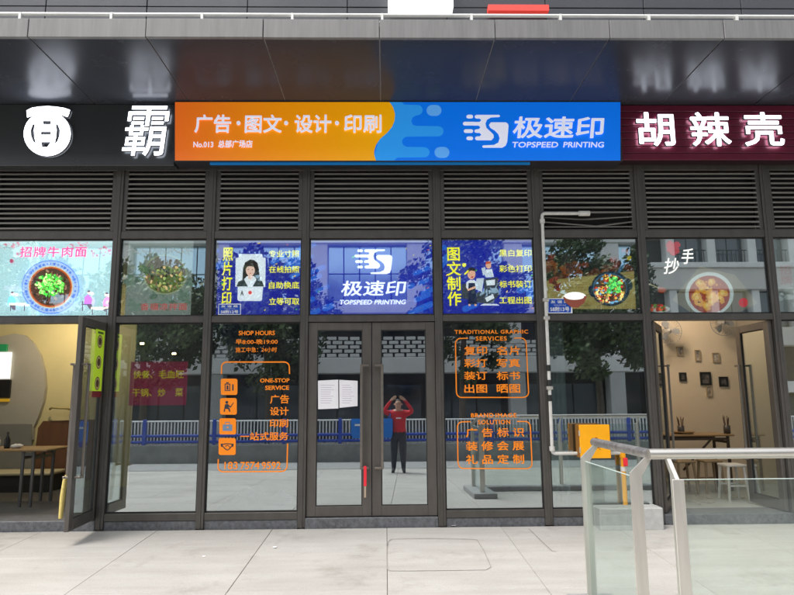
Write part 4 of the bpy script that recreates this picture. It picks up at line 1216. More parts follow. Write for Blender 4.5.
def post_front(x):
    g0 = gz(YB - OFF)
    yq = YB - OFF
    zt_ = ZH - 0.10
    mb = MB()
    prof = [(yq - 0.034, g0), (yq + 0.034, g0), (yq + 0.034, zt_ - 0.01), (YB + 0.018, ZH - HR * 0.6), (YB - 0.018, ZH - HR * 0.6), (yq - 0.034, zt_ - 0.03)]
    n_ = len(prof)
    mb.add([(x - 0.012, y, z) for y, z in prof] + [(x + 0.012, y, z) for y, z in prof], [tuple(range(n_)), tuple(range(2 * n_ - 1, n_ - 1, -1))] + [(i, (i + 1) % n_, (i + 1) % n_ + n_, i + n_) for i in range(n_)])
    mb.cbox(x - 0.034, x + 0.034, yq - 0.046, yq - 0.035, g0, zt_ - 0.03, 0.003)
    return mb.build('post', M_steel, bal)
post_side(YB + 0.03); post_side(fe.y - 0.04)
x2 = X(675.5, 490, YB - OFF)
for i in range(3): post_front(x2 + i * 1.35)
def glasspanel(mb): 
    o = mb.build('glass_panel', G_rail, bal)
    return o
zb0 = gz(YB) + 0.09
MB().cbox(hc.x - OFF - 0.006, hc.x - OFF + 0.006, YB + 0.045, fe.y - 0.055, gz(fe.y) + 0.09, ZG, 0.002).build('glass_panel', G_rail, bal)
for i in range(3):
    xa = x2 + i * 1.35 + 0.037
    MB().cbox(xa, min(xa + 1.276, XE), YB - OFF - 0.006, YB - OFF + 0.006, zb0, ZG, 0.002).build('glass_panel', G_rail, bal)
M_edge = mat('glass_edge', (0.55, 0.66, 0.62), 0.2)
MB().box(hc.x - OFF - 0.0055, hc.x - OFF + 0.0055, YB + 0.046, fe.y - 0.056, ZG + 0.0006, ZG + 0.004).build('glass_edge', M_edge, bal)
MB().box(x2 + 0.038, XE, YB - OFF - 0.0055, YB - OFF + 0.0055, ZG + 0.0006, ZG + 0.004).build('glass_edge', M_edge, bal)
M_kerb = mat('balustrade_kerb', (0.26, 0.26, 0.255), 0.7, var=0.2, scale=14)
mb = MB()
for (x0, x1, y0, y1) in ((hc.x - OFF - 0.15, hc.x + 0.12, YB - OFF - 0.12, fe.y + 0.12), (hc.x + 0.122, XE, YB - OFF - 0.12, YB + 0.12)):
    mb.cbox(x0, x1, y0, y1, 0.0, 0.085, 0.01)
for v in mb.v: v.z += gz(v.y) - 0.004
mb.build('kerb', M_kerb, bal)['kind'] = 'stuff'

# ------------------------------------------------------------------ left restaurant
YW = 2.9
lx1 = MX[2] - 0.04
M_cream = mat('yellow_cream_wall', lin((206, 196, 148)), 0.75, var=0.05, scale=2)
MB().box(BX0 + 0.1, lx1, YW, YW + 0.1, FZ, ZC).build('room_wall', M_cream, bld)
q = [(-90, 345), (-40, 341), (0, 336.5), (14, 333.5), (24, 335), (33, 343), (40, 356), (44, 372), (45, 388), (43, 402), (38, 417), (33, 428), (32, 440), (-90, 440)]
MB().prism(px2(q[::-1], YW - 0.08), YW - 0.08, YW - 0.002).build('wall_arch', mat('grey_arch_paint', lin((172, 169, 158)), 0.8, var=0.05, scale=3), bld)
q = [(-90, 424), (31.5, 424), (31.5, 478), (-90, 478)]
MB().prism(px2(q[::-1], YW - 0.10), YW - 0.10, YW - 0.082).build('wainscot', mat('grey_wainscot', lin((128, 128, 122)), 0.7, var=0.08), bld)
q = [(38, 428), (43, 421), (110, 419), (110, 478), (32, 478)]
MB().prism(px2(q[::-1], YW - 0.06), YW - 0.06, YW - 0.002).build('wainscot', mat('brown_wainscot', lin((104, 70, 46)), 0.55, var=0.18, scale=4, aniso=(4, 1, 0.6)), bld)
bz = Z(20, 472, 2.35)
t = thing('bench', 'cream topped wall bench under the wainscot in the left restaurant', 'bench', (X(20, 480, 2.4), 2.5, FZ))
bxa, bxb = X(-120, 470, 2.4), X(53, 470, 2.4)
MB().cbox(bxa, bxb, 2.3, YW - 0.105, bz - 0.05, bz, 0.015).build('seat', mat('cream_seat', lin((206, 196, 160)), 0.6, var=0.06), t)
MB().box(bxa + 0.03, bxb - 0.03, 2.36, YW - 0.105, FZ, bz - 0.051).build('base', mat('dark_bench_base', (0.05, 0.048, 0.045), 0.6), t)
o = MB().tube([P(50, 409, 2.8), P(52, 407.5, 2.72), P(68, 408.5, 2.72), P(69, 409, 2.8), P(69, 409, 2.838)], 0.018, 8).build('wall_rail', mat('pale_rail_paint', lin((176, 160, 110)), 0.5))
tag(o, 'short pale grab rail on the yellow wall of the left restaurant', 'rail')
t = thing('menu_screen', 'lit white menu screen with dark base on the grey arch, left edge', 'screen', P(2, 412, YW - 0.13))
def slab(x0, y0, x1, y1, y, th, name, m, parent):
    a, b = P(x0, y1, y), P(x1, y0, y)
    return MB().cbox(a.x, b.x, y, y + th, a.z, b.z, 0.004).build(name, m, parent)
slab(-30, 352, 11, 379, YW - 0.13, 0.04, 'screen_panel', ink((238, 240, 236), 1.1 * K), t)
slab(-30, 344, 7, 351.4, YW - 0.13, 0.04, 'header', ink((30, 120, 70), 0.5 * K), t)
slab(-30, 379.6, 10.5, 398, YW - 0.13, 0.04, 'lower_panel', mat('black_panel', (0.012, 0.012, 0.012), 0.4), t)
slab(-30, 398.6, 8.5, 402, YW - 0.13, 0.04, 'yellow_band', ink((200, 160, 40), 0.3 * K), t)
# table with things on it
def table(name, label, x0, x1, y0, y1, top, m_top, m_leg, legs, brace=False, th=0.028):
    t = thing(name, label, 'table', ((x0 + x1) / 2, (y0 + y1) / 2, FZ))
    MB().cbox(x0, x1, y0, y1, top - th, top, 0.01).build('table_top', m_top, t)
    for (lx, ly) in legs: MB().tube([(lx, ly, FZ), (lx, ly, top - th)], 0.022, 10).build('leg', m_leg, t)
    fr = MB()
    (ax, ay), (bx, by) = legs[0], legs[-1]
    xs_, ys_ = sorted({l_[0] for l_ in legs}), sorted({l_[1] for l_ in legs})
    for yy in (ys_[0], ys_[-1]): fr.box(xs_[0] + 0.02, xs_[-1] - 0.02, yy - 0.012, yy + 0.012, top - th - 0.055, top - th - 0.02)
    for xx in (xs_[0], xs_[-1]): fr.box(xx - 0.011, xx + 0.011, ys_[0] + 0.02, ys_[-1] - 0.02, top - th - 0.10, top - th - 0.066)
    fr.build('apron', m_leg, t)['kind'] = 'stuff'
    return t
l1, l2 = PZ(12.5, 509, FZ), PZ(36, 505, FZ)
tz = FZ + 0.72
yT = (l1.y + l2.y) / 2
M_wood = mat('table_wood', lin((150, 122, 84)), 0.45, var=0.15, scale=5, aniso=(1, 5, 1))
M_leg = mat('dark_metal_leg', (0.16, 0.155, 0.15), 0.4, 0.6)
table('dining_table', 'wooden dining table with dark metal legs inside the left restaurant', l2.x - 1.25, l2.x + 0.2, yT - 0.08, yT + 0.58, tz, M_wood, M_leg, [(l1.x, yT), (l2.x, yT), (l1.x, yT + 0.5), (l2.x, yT + 0.5)])
pb_ = P(8, 446, yT + 0.12)
mb = MB().lathe([(0.0, 0), (0.034, 0.0), (0.036, 0.02), (0.036, 0.11), (0.014, 0.16), (0.013, 0.21), (0.0, 0.21)], (pb_.x - 0.03, yT + 0.15, tz), 14)
tag(mb.build('sauce_bottle', mat('dark_bottle_glass', (0.02, 0.02, 0.018), 0.15)), 'dark sauce bottle on the left restaurant table', 'bottle')
mb = MB().lathe([(0.0, 0), (0.030, 0.0), (0.030, 0.11), (0.016, 0.125), (0.016, 0.15), (0.0, 0.15)], (pb_.x - 0.12, yT + 0.10, tz), 14)
tag(mb.build('sauce_bottle', mat('white_plastic', (0.7, 0.68, 0.62), 0.4)), 'white sauce bottle beside the dark one on the left table', 'bottle')
mb = MB()
bmx = bmesh.new(); bmesh.ops.create_icosphere(bmx, subdivisions=3, radius=1)
from mathutils import noise as mnoise
for v in bmx.verts:
    k_ = 1 + 0.25 * mnoise.noise(v.co * 2.1)
    v.co = Vector((pb_.x + 0.09 + v.co.x * 0.075 * k_, yT + 0.16 + v.co.y * 0.06 * k_, tz + max(-0.0, 0.028 + v.co.z * 0.03 * k_)))
mb.add([v.co.copy() for v in bmx.verts], [[v.index for v in f.verts] for f in bmx.faces], 0, True); bmx.free()
tag(mb.build('crumpled_napkin', mat('napkin_paper', (0.72, 0.7, 0.66), 0.8)), 'crumpled pale napkins on the left restaurant table', 'napkin')
# hanging lamp, out of view, assumed from the warm glow on the wall
def pendant(p, label, power=0.0):
    t = thing('assumed_pendant_lamp', label, 'lamp', (p.x, p.y, p.z - 0.02))
    MB().lathe([(0.02, 0.13), (0.05, 0.11), (0.11, 0.02), (0.115, 0.0), (0.105, 0.0), (0.04, 0.1)], p, 20).build('shade', mat('lamp_shade_metal', (0.05, 0.045, 0.04), 0.4, 0.4), t)
    MB().lathe([(0.0, -0.02), (0.018, -0.012), (0.024, 0.01), (0.018, 0.05), (0.0, 0.06)], p, 14).build('bulb', mat('warm_bulb', (1.0, 0.72, 0.38), 0.5, emit=9), t)
    MB().tube([p + Vector((0, 0, 0.12)), Vector((p.x, p.y, ZC))], 0.006, 6).build('cord', M_gasket, t)
    if power:
        ld = bpy.data.lights.new('assumed_bulb_light', 'POINT'); ld.energy = power; ld.color = (1.0, 0.79, 0.52); ld.shadow_soft_size = 0.05
        lo = bpy.data.objects.new('assumed_bulb_light', ld); C.objects.link(lo); lo.parent = t; lo.location = (0, 0, -0.06)
    return t
pendant(P(56, 311, 1.9), 'assumed dark pendant lamp, out of view, lighting the yellow wall by the open left door', 27)
# dark wall added to dim the room behind glass, with two small spot lamps
YK = 1.25
MB().box(X(134, 380, YK), lx1 - 0.001, YK, YK + 0.08, FZ, ZC).build('added_partition', mat('added_dark_partition', (0.07, 0.065, 0.058), 0.7, var=0.2, scale=3), bld)
for (px_, py_, lb) in ((142, 343.5, 'small lit spot lamp above the left end of the pink notice'), (174, 353.5, 'small lit spot lamp above the right end of the pink notice')):
    c = P(px_, py_, YK - 0.08)
    t = thing('spot_lamp', lb, 'lamp', (c.x, YK - 0.08, c.z - 0.03), 'spot lamps behind the restaurant window')
    MB().cbox(c.x - 0.035, c.x + 0.035, YK - 0.075, YK - 0.001, c.z - 0.02, c.z + 0.03, 0.006).build('housing', mat('lamp_shade_metal', (0.05, 0.045, 0.04), 0.4, 0.4), t)
    MB().cbox(c.x - 0.026, c.x + 0.026, YK - 0.085, YK - 0.0755, c.z - 0.014, c.z + 0.014, 0.003).build('lens', mat('warm_bulb', (1.0, 0.72, 0.38), 0.5, emit=9), t)

# ------------------------------------------------------------------ right restaurant
YR = 2.5
M_peach = mat('peach_wall', lin((216, 199, 172)), 0.75, var=0.04, scale=1.5)
MB().box(MX[5] + 0.04, BX1 - 0.1, YR, YR + 0.1, FZ, ZC).build('room_wall', M_peach, bld)
MB().box(MX[5] + 0.045, BX1 - 0.105, 0.355, YR - 0.001, FZ + 0.001, FZ + 0.006).build('room_floor', mat('pale_floor_tile', (0.36, 0.36, 0.34), 0.3, var=0.12, scale=3), bld)
MB().box(MX[6] - 0.03, MX[6] + 0.03, 0.1, YR - 0.002, FZ + 0.006, ZC).build('added_partition', M_roomwall, bld)  # wall added so the neighbouring window bay looks dark inside
o = MB()
nq = 12
cx_a, cx_b = X(549, 400, 0.25), X(566, 400, 0.25)
vs = [(cx_a + (cx_b - cx_a) * i / nq, 0.25 + 0.02 * math.sin(i * 1.9), z_) for z_ in (FZ + 0.02, Zt2b) for i in range(nq + 1)]
vs += [(v[0], v[1] + 0.006, v[2]) for v in vs]
m_ = 2 * (nq + 1)
o.add(vs, [(i, i + 1, i + nq + 2, i + nq + 1) for i in range(nq)] + [(m_ + i, m_ + i + nq + 1, m_ + i + nq + 2, m_ + i + 1) for i in range(nq)], 0, True)
tag(o.build('curtain_strip', mat('pale_teal_cloth', (0.42, 0.52, 0.50), 0.8, var=0.05)), 'narrow pale green curtain behind the window beside the white pipe', 'curtain')
MB().box(MX[5] + 0.045, MX[6] - 0.031, 1.6, 1.68, FZ + 0.006, ZC).build('added_partition', M_roomwall, bld)  # added wall hides the bright peach room and keeps this bay dark
frames = [(680.3, 351, 2.8, 4.4, 0), (698, 355.3, 2.3, 5.5, 0), (716.2, 357.5, 3, 4.8, 0), (683.2, 376.8, 3.2, 4.4, 1), (706, 378.5, 4.8, 6.6, 1), (724, 381.6, 4, 5, 1), (709.5, 391, 2.3, 5.2, 0)]
wh = ['small pale framed picture, upper row, nearest the left leaf', 'narrow pale picture in the middle of the upper row', 'small pale picture at the right of the upper row', 'black framed picture, lower row, left end', 'largest black framed picture on the peach wall', 'black framed picture, lower row, right end', 'narrow picture hanging just below the largest black frame']
for (px_, py_, hw, hh_, dk_), lb in zip(frames, wh):
    y_ = YR - 0.024
    a, b = P(px_ - hw, py_ + hh_, y_), P(px_ + hw, py_ - hh_, y_)
    t = thing('wall_picture', lb, 'picture', ((a.x + b.x) / 2, YR - 0.01, a.z), 'pictures on the peach wall')
    fr = 0.028 if dk_ else 0.012
    mb = MB()
    for (x0, x1, z0, z1) in ((a.x, a.x + fr, a.z, b.z), (b.x - fr, b.x, a.z, b.z), (a.x + fr, b.x - fr, a.z, a.z + fr), (a.x + fr, b.x - fr, b.z - fr, b.z)):
        mb.box(x0, x1, y_, YR - 0.001, z0, z1)
    mb.build('frame', M_gasket if dk_ else mat('pale_frame_wood', lin((170, 150, 120)), 0.6), t)
    MB().box(a.x + fr, b.x - fr, y_ + 0.012, YR - 0.002, a.z + fr, b.z - fr).build('print', mat('grey_photo_%d' % dk_, (0.10, 0.09, 0.08) if dk_ else (0.35, 0.31, 0.26), 0.5, var=0.9, scale=14), t)
ty = 1.7
tzr = Z(695, 434.5, ty)
tx0, tx1 = X(650, 436, ty), X(735, 436, ty)
t = table('dining_table', 'wooden table with slanted brace inside the right restaurant', tx0, tx1, ty, ty + 0.5, tzr, M_wood, mat('dark_wood_leg', lin((74, 58, 42)), 0.6, var=0.15), [(tx0 + 0.08, ty + 0.05), (tx1 - 0.08, ty + 0.05), (tx0 + 0.08, ty + 0.45), (tx1 - 0.08, ty + 0.45)])
MB().tube([(tx1 - 0.09 - 0.2, ty + 0.05, tzr - 0.04), (tx1 - 0.75, ty + 0.05, FZ + 0.3)], 0.016, 8).build('brace', MATS['dark_wood_leg'], t)
mb = MB().lathe([(0, 0), (0.12, 0), (0.17, 0.035), (0.16, 0.037), (0.1, 0.012), (0, 0.012)], (X(683, 434, ty + 0.2), ty + 0.2, tzr), 20)
tag(mb.build('serving_tray', mat('tray_wood', lin((150, 120, 80)), 0.5)), 'round shallow tray on the wooden table of the right restaurant', 'tray')
def jar(px_, lb, n_):
    jx = X(px_, 430, ty + 0.12)
    t = thing('chopstick_jar', lb, 'jar', (jx, ty + 0.12, tzr), 'chopstick jars on the right table')
    MB().lathe([(0, 0.002), (0.045, 0.002), (0.047, 0.12), (0.041, 0.12), (0.038, 0.01), (0, 0.01)], (jx, ty + 0.12, tzr), 16).build('jar_body', mat('dark_jar', (0.07, 0.06, 0.05), 0.4), t)
    mb = MB()
    for i in range(n_):
        an = rr(0, 6.28)
        mb.tube([(jx + 0.015 * math.cos(an), ty + 0.12 + 0.015 * math.sin(an), tzr + 0.012), (jx + 0.045 * math.cos(an), ty + 0.12 + 0.045 * math.sin(an), tzr + rr(0.2, 0.26))], 0.004, 5)
    mb.build('chopsticks', mat('chopstick_wood', lin((96, 66, 44)), 0.6), t)['kind'] = 'stuff'
jar(681, 'dark chopstick jar on the right restaurant table, nearer the left leaf', 9); jar(727, 'dark chopstick jar at the right end of the restaurant table', 9)
def stool(x, y, h, m, lb, cat='stool', rz=0):
    t = thing('stool', lb, cat, (x, y, FZ + 0.006), 'low stools of the right restaurant')
    s_ = 0.13
    MB().cbox(x - s_, x + s_, y - s_, y + s_, FZ + h - 0.03, FZ + h, 0.008).build('seat', m, t)
    for sx_ in (-1, 1):
        for sy_ in (-1, 1):
            MB().tube([(x + sx_ * s_ * 1.02, y + sy_ * s_ * 1.02, FZ + 0.006), (x + sx_ * s_ * 0.78, y + sy_ * s_ * 0.78, FZ + h - 0.03)], [0.017, 0.019], 8).build('leg', m, t)
    mb = MB()
    for sy_ in (-1, 1): mb.box(x - s_ * 0.9, x + s_ * 0.9, y + sy_ * s_ * 0.9 - 0.007, y + sy_ * s_ * 0.9 + 0.007, FZ + h * 0.4, FZ + h * 0.4 + 0.02)
    mb.build('stretcher', m, t)['kind'] = 'stuff'
    return t
M_stw = mat('stool_wood', lin((150, 128, 96)), 0.55, var=0.12, scale=7)
stool(X(683, 470, ty - 0.1), ty - 0.1, 0.45, M_stw, 'wooden stool in front of the right restaurant table, left one')
stool(X(710, 470, ty - 0.05), ty - 0.05, 0.45, M_stw, 'wooden stool in front of the right restaurant table, right one')
stool(X(733, 480, 1.0), 1.0, 0.46, mat('white_stool_plastic', (0.6, 0.58, 0.52), 0.45), 'white plastic stool by the right open leaf')
def fan(px_, py_, y_, lb, yaw):
    c = P(px_, py_, y_)
    t = thing('wall_fan', lb, 'fan', c, 'wall fans of the right restaurant')
    r_ = 0.20
    mb = MB()
    for i in range(28):
        an = 2 * math.pi * i / 28
        d = Vector((math.cos(an), 0, math.sin(an)))
        mb.tube([c + d * 0.03 + Vector((0, -0.06, 0)), c + d * 0.14 + Vector((0, -0.075, 0)), c + d * r_ + Vector((0, -0.03, 0)), c + d * 0.13 + Vector((0, 0.03, 0)), c + d * 0.04 + Vector((0, 0.04, 0))], 0.0022, 4)
    mb.tube([c + Vector((r_ * math.cos(2 * math.pi * i / 28), -0.03, r_ * math.sin(2 * math.pi * i / 28))) for i in range(29)], 0.006, 6)
    mb.build('cage', mat('fan_plastic', (0.35, 0.33, 0.30), 0.4), t)
    for k_ in range(3):
        mb = MB()
        a0 = k_ * 2.094
        pts = []
        for (rad, an, yy) in ((0.03, -0.3, -0.01), (0.11, -0.55, -0.03), (0.165, -0.3, -0.03), (0.17, 0.1, -0.01), (0.13, 0.35, 0.01), (0.03, 0.3, 0.01)):
            pts.append(c + Vector((rad * math.cos(a0 + an), yy - 0.02, rad * math.sin(a0 + an))))
        n_ = len(pts)
        mb.add(pts + [p_ + Vector((0, 0.003, 0)) for p_ in pts], [tuple(range(n_)), tuple(range(2 * n_ - 1, n_ - 1, -1))] + [(i, (i + 1) % n_, (i + 1) % n_ + n_, i + n_) for i in range(n_)])
        mb.build('blade', mat('fan_blade', (0.30, 0.31, 0.32), 0.3), t)
    MB().lathe([(0, -0.07), (0.03, -0.065), (0.035, -0.03), (0.055, 0.0), (0.055, 0.10), (0.0, 0.11)], c, 16, ax='y').build('motor', mat('fan_plastic', (0.35, 0.33, 0.30), 0.4), t)
    MB().tube([c + Vector((0, 0.08, 0)), Vector((c.x, YR - 0.02, c.z - 0.05)), Vector((c.x, YR - 0.001, c.z - 0.05))], 0.02, 8).build('arm', mat('fan_plastic', (0.35, 0.33, 0.30), 0.4), t)
fan(668, 331, YR - 0.2, 'wall fan high in the right restaurant beside the left leaf', 0)
fan(722, 323, YR - 0.2, 'wall fan high in the right restaurant beside the right leaf', 0)
# print shop: plastic sheeting and a roll on the floor
mb = MB()
gx0, gx1 = X(216, 500, 0.7), X(300, 500, 0.7)
nu, nv_ = 26, 14
vs = []
for j in range(nv_ + 1):
    for i in range(nu + 1):
        u_, v_ = i / nu, j / nv_
        h_ = 0.22 * math.sin(math.pi * u_) ** 0.7 * math.sin(math.pi * v_) ** 0.7
        p_ = Vector((gx0 + (gx1 - gx0) * u_, 0.42 + 0.75 * v_, FZ + 0.004 + h_ * (0.6 + 0.9 * abs(mnoise.noise(Vector((u_ * 6, v_ * 4, 1.3)))))))
        vs.append(p_)
mb.add(vs, [(j * (nu + 1) + i, j * (nu + 1) + i + 1, (j + 1) * (nu + 1) + i + 1, (j + 1) * (nu + 1) + i) for j in range(nv_) for i in range(nu)], 0, False)
tag(mb.build('plastic_sheeting', mat('pale_plastic_sheet', (0.62, 0.66, 0.66), 0.3)), 'crumpled pale plastic sheeting on the floor behind the hours lettering', 'sheeting')

# ------------------------------------------------------------------ the street behind the photographer (seen in the glass)
ZR = gz(YF) - 0.545
YPW = YF - 0.2
M_conc = mat('parapet_concrete', (0.22, 0.22, 0.21), 0.85, var=0.25, scale=3, bump=0.15)
zpt = 0.06
o = MB().cbox(-14, 14, YPW - 0.24, YPW, -1.3, zpt, 0.02).build('parapet_wall', M_conc)
tag(o, 'low grey concrete wall along the street edge of the forecourt', 'wall')
t = thing('blue_railing', 'blue steel railing with white pickets on the low concrete wall', 'railing', (0, YPW - 0.12, zpt))
M_blue = mat('blue_rail_paint', lin((24, 66, 168)), 0.4, var=0.08)
M_wpk = mat('white_picket_paint', (0.68, 0.69, 0.70), 0.5)
for zz in (zpt + 0.09, zpt + 0.27): MB().tube([(-14, YPW - 0.12, zz), (14, YPW - 0.12, zz)], 0.042, 8).build('rail', M_blue, t)
MB().tube([(-14, YPW - 0.12, zpt + 0.70), (14, YPW - 0.12, zpt + 0.70)], 0.022, 8).build('top_rail', M_wpk, t)
pm2 = None
for i in range(-6, 7):
    x_ = i * 2.1 - 0.98
    if pm2 is None:
        pm2 = MB().cbox(x_ - 0.05, x_ + 0.05, YPW - 0.16, YPW - 0.075, zpt, zpt + 0.76, 0.006).build('post', M_blue, t, origin=(x_, YPW, zpt)).data
    else: place('post', pm2, Vector((x_, YPW, zpt)), t)
pm2 = None
for i in range(278):
    x_ = -13.9 + i * 0.1
    if pm2 is None: pm2 = MB().box(x_ - 0.019, x_ + 0.019, YPW - 0.185, YPW - 0.165, zpt, zpt + 0.7).build('picket', M_wpk, t, origin=(x_, YPW, zpt)).data
    else: place('picket', pm2, Vector((x_, YPW, zpt)), t)
# far pavement
o = struct(MB().cbox(-60, 60, -50, -19.6, ZR - 0.2, ZR + 0.14, 0.02).build('far_pavement', mat('far_pavement_concrete', (0.34, 0.33, 0.31), 0.85, var=0.15, scale=2)))
ZQ = ZR + 0.14
for (ya, yb) in ((-15.6, -15.72),):
    for i in range(-7, 8): struct(MB().box(i * 4 - 1.2, i * 4 + 1.2, yb, ya, ZR - 0.001, ZR + 0.002).build('lane_marking', mat('lane_paint', (0.7, 0.7, 0.68), 0.7)))

# the building across the street
YO = -27.0
def zo(py): return Z(386, py, 0.0)        # heights below come from the reflections, at the mirrored distance
Dt = D0 - YO
def zr_(py): 
    d = ray(386, py); return CAM.z + d.z / d.y * Dt
def xr_(px, py=330):
    d = ray(px, py); return d.x / d.y * Dt
M_white = mat('white_render', (0.80, 0.79, 0.76), 0.8, var=0.10, scale=0.6)
M_grey2 = mat('grey_render', (0.52, 0.52, 0.50), 0.8, var=0.12, scale=0.8)
M_win = mat('far_window_glass', (0.05, 0.07, 0.09), 0.06, 0.0, spec=0.9)
M_bwin = mat('sky_tinted_curtain_glass', (0.50, 0.68, 0.80), 0.12, 0.8, var=0.06, scale=0.7)  # sky reflection partly put into the pale blue tint
M_darkin = mat('dark_recess', (0.03, 0.03, 0.032), 0.8)
ob = thing('office_building', 'white office building across the street, reflected in the shop glass', 'building', (-6, YO, ZQ))
LX0, LX1 = -24, xr_(648)
def bar_(x0, x1, z0, z1, y0, y1, m, name): return MB().cbox(x0, x1, y1, y0, z0, z1, 0.03).build(name, m, ob)
z_beam0, z_beam1, z_scr1, z_rec1 = zr_(373), zr_(357), zr_(336), zr_(313)
z_w0, z_w1 = zr_(301), zr_(243)
bar_(LX0, LX1, ZQ, 16, YO - 1.6, YO - 7, M_darkin, 'core')
bar_(LX0, LX1, z_beam0, z_beam1, YO, YO - 1.6, M_white, 'beam')
bar_(LX0, LX1, z_rec1, z_w0, YO, YO - 1.6, M_white, 'beam')
bar_(LX0, LX1, z_w1, z_w1 + 0.9, YO, YO - 1.6, M_white, 'beam')
bar_(LX0, LX1, z_w1 + 3.2, z_w1 + 4.2, YO, YO - 1.6, M_white, 'beam')
for i in range(7):
    x_ = xr_(417) + (i - 4) * 5.4
    if x_ > LX1 - 0.4: continue
    bar_(x_ - 0.42, x_ + 0.42, ZQ, z_beam0 - 0.002, YO - 0.05, YO - 0.9, M_grey2, 'column')
    bar_(x_ - 0.35, x_ + 0.35, z_beam1 + 0.002, z_rec1 - 0.002, YO - 0.4, YO - 1.2, M_white, 'column')
    bar_(x_ - 0.5, x_ + 0.5, z_w0 + 0.002, z_w1 - 0.002, YO - 0.1, YO - 1.5, M_white, 'pier')
    bar_(x_ - 0.5, x_ + 0.5, z_w1 + 0.902, z_w1 + 3.198, YO - 0.1, YO - 1.5, M_white, 'pier')
    # glazing between the piers
    for (za, zb2, mm) in ((z_w0, z_w1, M_bwin), (z_w1 + 0.9, z_w1 + 3.2, M_win)):
        n_ = 5
        for q_ in range(n_):
            xa = x_ + 0.5 + q_ * 4.4 / n_
            if xa + 0.88 > LX1: break
            for h_ in range(2):
                hz = (zb2 - za) / 2
                MB().box(xa + 0.03, xa + 0.85, YO - 0.66, YO - 0.6, za + h_ * hz + 0.03, za + (h_ + 1) * hz - 0.03).build('window', mm, ob)
    # shop windows in the shaded ground floor
    for q_ in range(3):
        xa = x_ + 0.6 + q_ * 1.4
        if xa + 1.3 < LX1: MB().box(xa, xa + 1.3, YO - 1.59, YO - 1.54, ZQ + 0.3, z_beam0 - 0.6).build('window', M_win, ob)
# pierced block parapet
bmk = None
bw, bh = 0.62, (z_scr1 - z_beam1) / 5
nb_ = 0
for j in range(5):
    for i in range(44):
        x_ = -19 + (i + 0.5 * (j % 2)) * bw
        if x_ > LX1 - 0.5 or nb_ > 215: continue
        nb_ += 1
        if bmk is None: bmk = MB().cbox(x_, x_ + bw - 0.12, YO - 0.3, YO - 0.05, z_beam1 + 0.03, z_beam1 + bh - 0.03, 0.01).build('block', M_white, ob, origin=(x_, YO, z_beam1)).data
        else: place('block', bmk, Vector((x_, YO, z_beam1 + j * bh)), ob)
# neighbour on the right
ob = thing('apartment_building', 'beige building with white bands across the street, reflected at right', 'building', (16, YO, ZQ))
RX0, RX1 = LX1 + 0.3, 34
za_, zb2, zc2, zd2 = zr_(322), zr_(291), zr_(264), zr_(236)
bar_(RX0, RX1, ZQ, 17, YO - 0.8, YO - 6, M_darkin, 'core')
M_beige = mat('beige_render', (0.66, 0.63, 0.58), 0.8, var=0.08, scale=0.7)
bar_(RX0, RX1, zb2, zc2 - 0.3, YO + 0.1, YO - 0.8, M_beige, 'band'); bar_(RX0, RX1, zc2 - 0.298, zc2, YO + 0.25, YO - 0.8, M_white, 'ledge')
bar_(RX0, RX1, za_ - 1.4, za_ - 0.4, YO + 0.1, YO - 0.8, M_beige, 'band'); bar_(RX0, RX1, zd2 + 0.3, zd2 + 1.5, YO + 0.1, YO - 0.8, M_beige, 'band')
bar_(RX0, RX1, ZQ + 2.4, ZQ + 3.0, YO + 0.1, YO - 0.8, M_white, 'band')
for i in range(8):
    x_ = xr_(711, 245) + (i - 1) * 2.3
    if x_ < RX0 + 0.3: continue
    bar_(x_ - 0.24, x_ + 0.24, zc2 + 0.002, zd2 + 0.298, YO + 0.0, YO - 0.7, M_white, 'pier')
    bar_(x_ - 0.22, x_ + 0.22, za_ - 0.398, zb2 - 0.002, YO - 0.05, YO - 0.75, M_white, 'pier')
    bar_(x_ - 0.3, x_ + 0.3, ZQ, ZQ + 2.398, YO - 0.05, YO - 0.75, M_grey2, 'pier')
    for (z0_, z1_) in ((zc2 + 0.1, zd2 + 0.2), (za_ - 0.3, zb2 - 0.1), (ZQ + 0.4, ZQ + 2.2)):
        for q_ in range(2):
            xa = x_ + 0.32 + q_ * 0.85
            MB().box(xa, xa + 0.8, YO - 0.6, YO - 0.55, z0_, z1_).build('window', M_win, ob)
    mb = MB()
    for q_ in range(7): mb.box(x_ + 0.4 + q_ * 0.24, x_ + 0.43 + q_ * 0.24, YO - 0.05, YO - 0.02, zc2 + 0.003, zc2 + 0.7)
    mb.box(x_ + 0.3, x_ + 1.98, YO - 0.06, YO - 0.01, zc2 + 0.7, zc2 + 0.75)
    mb.build('balcony_rail', M_gasket, ob)

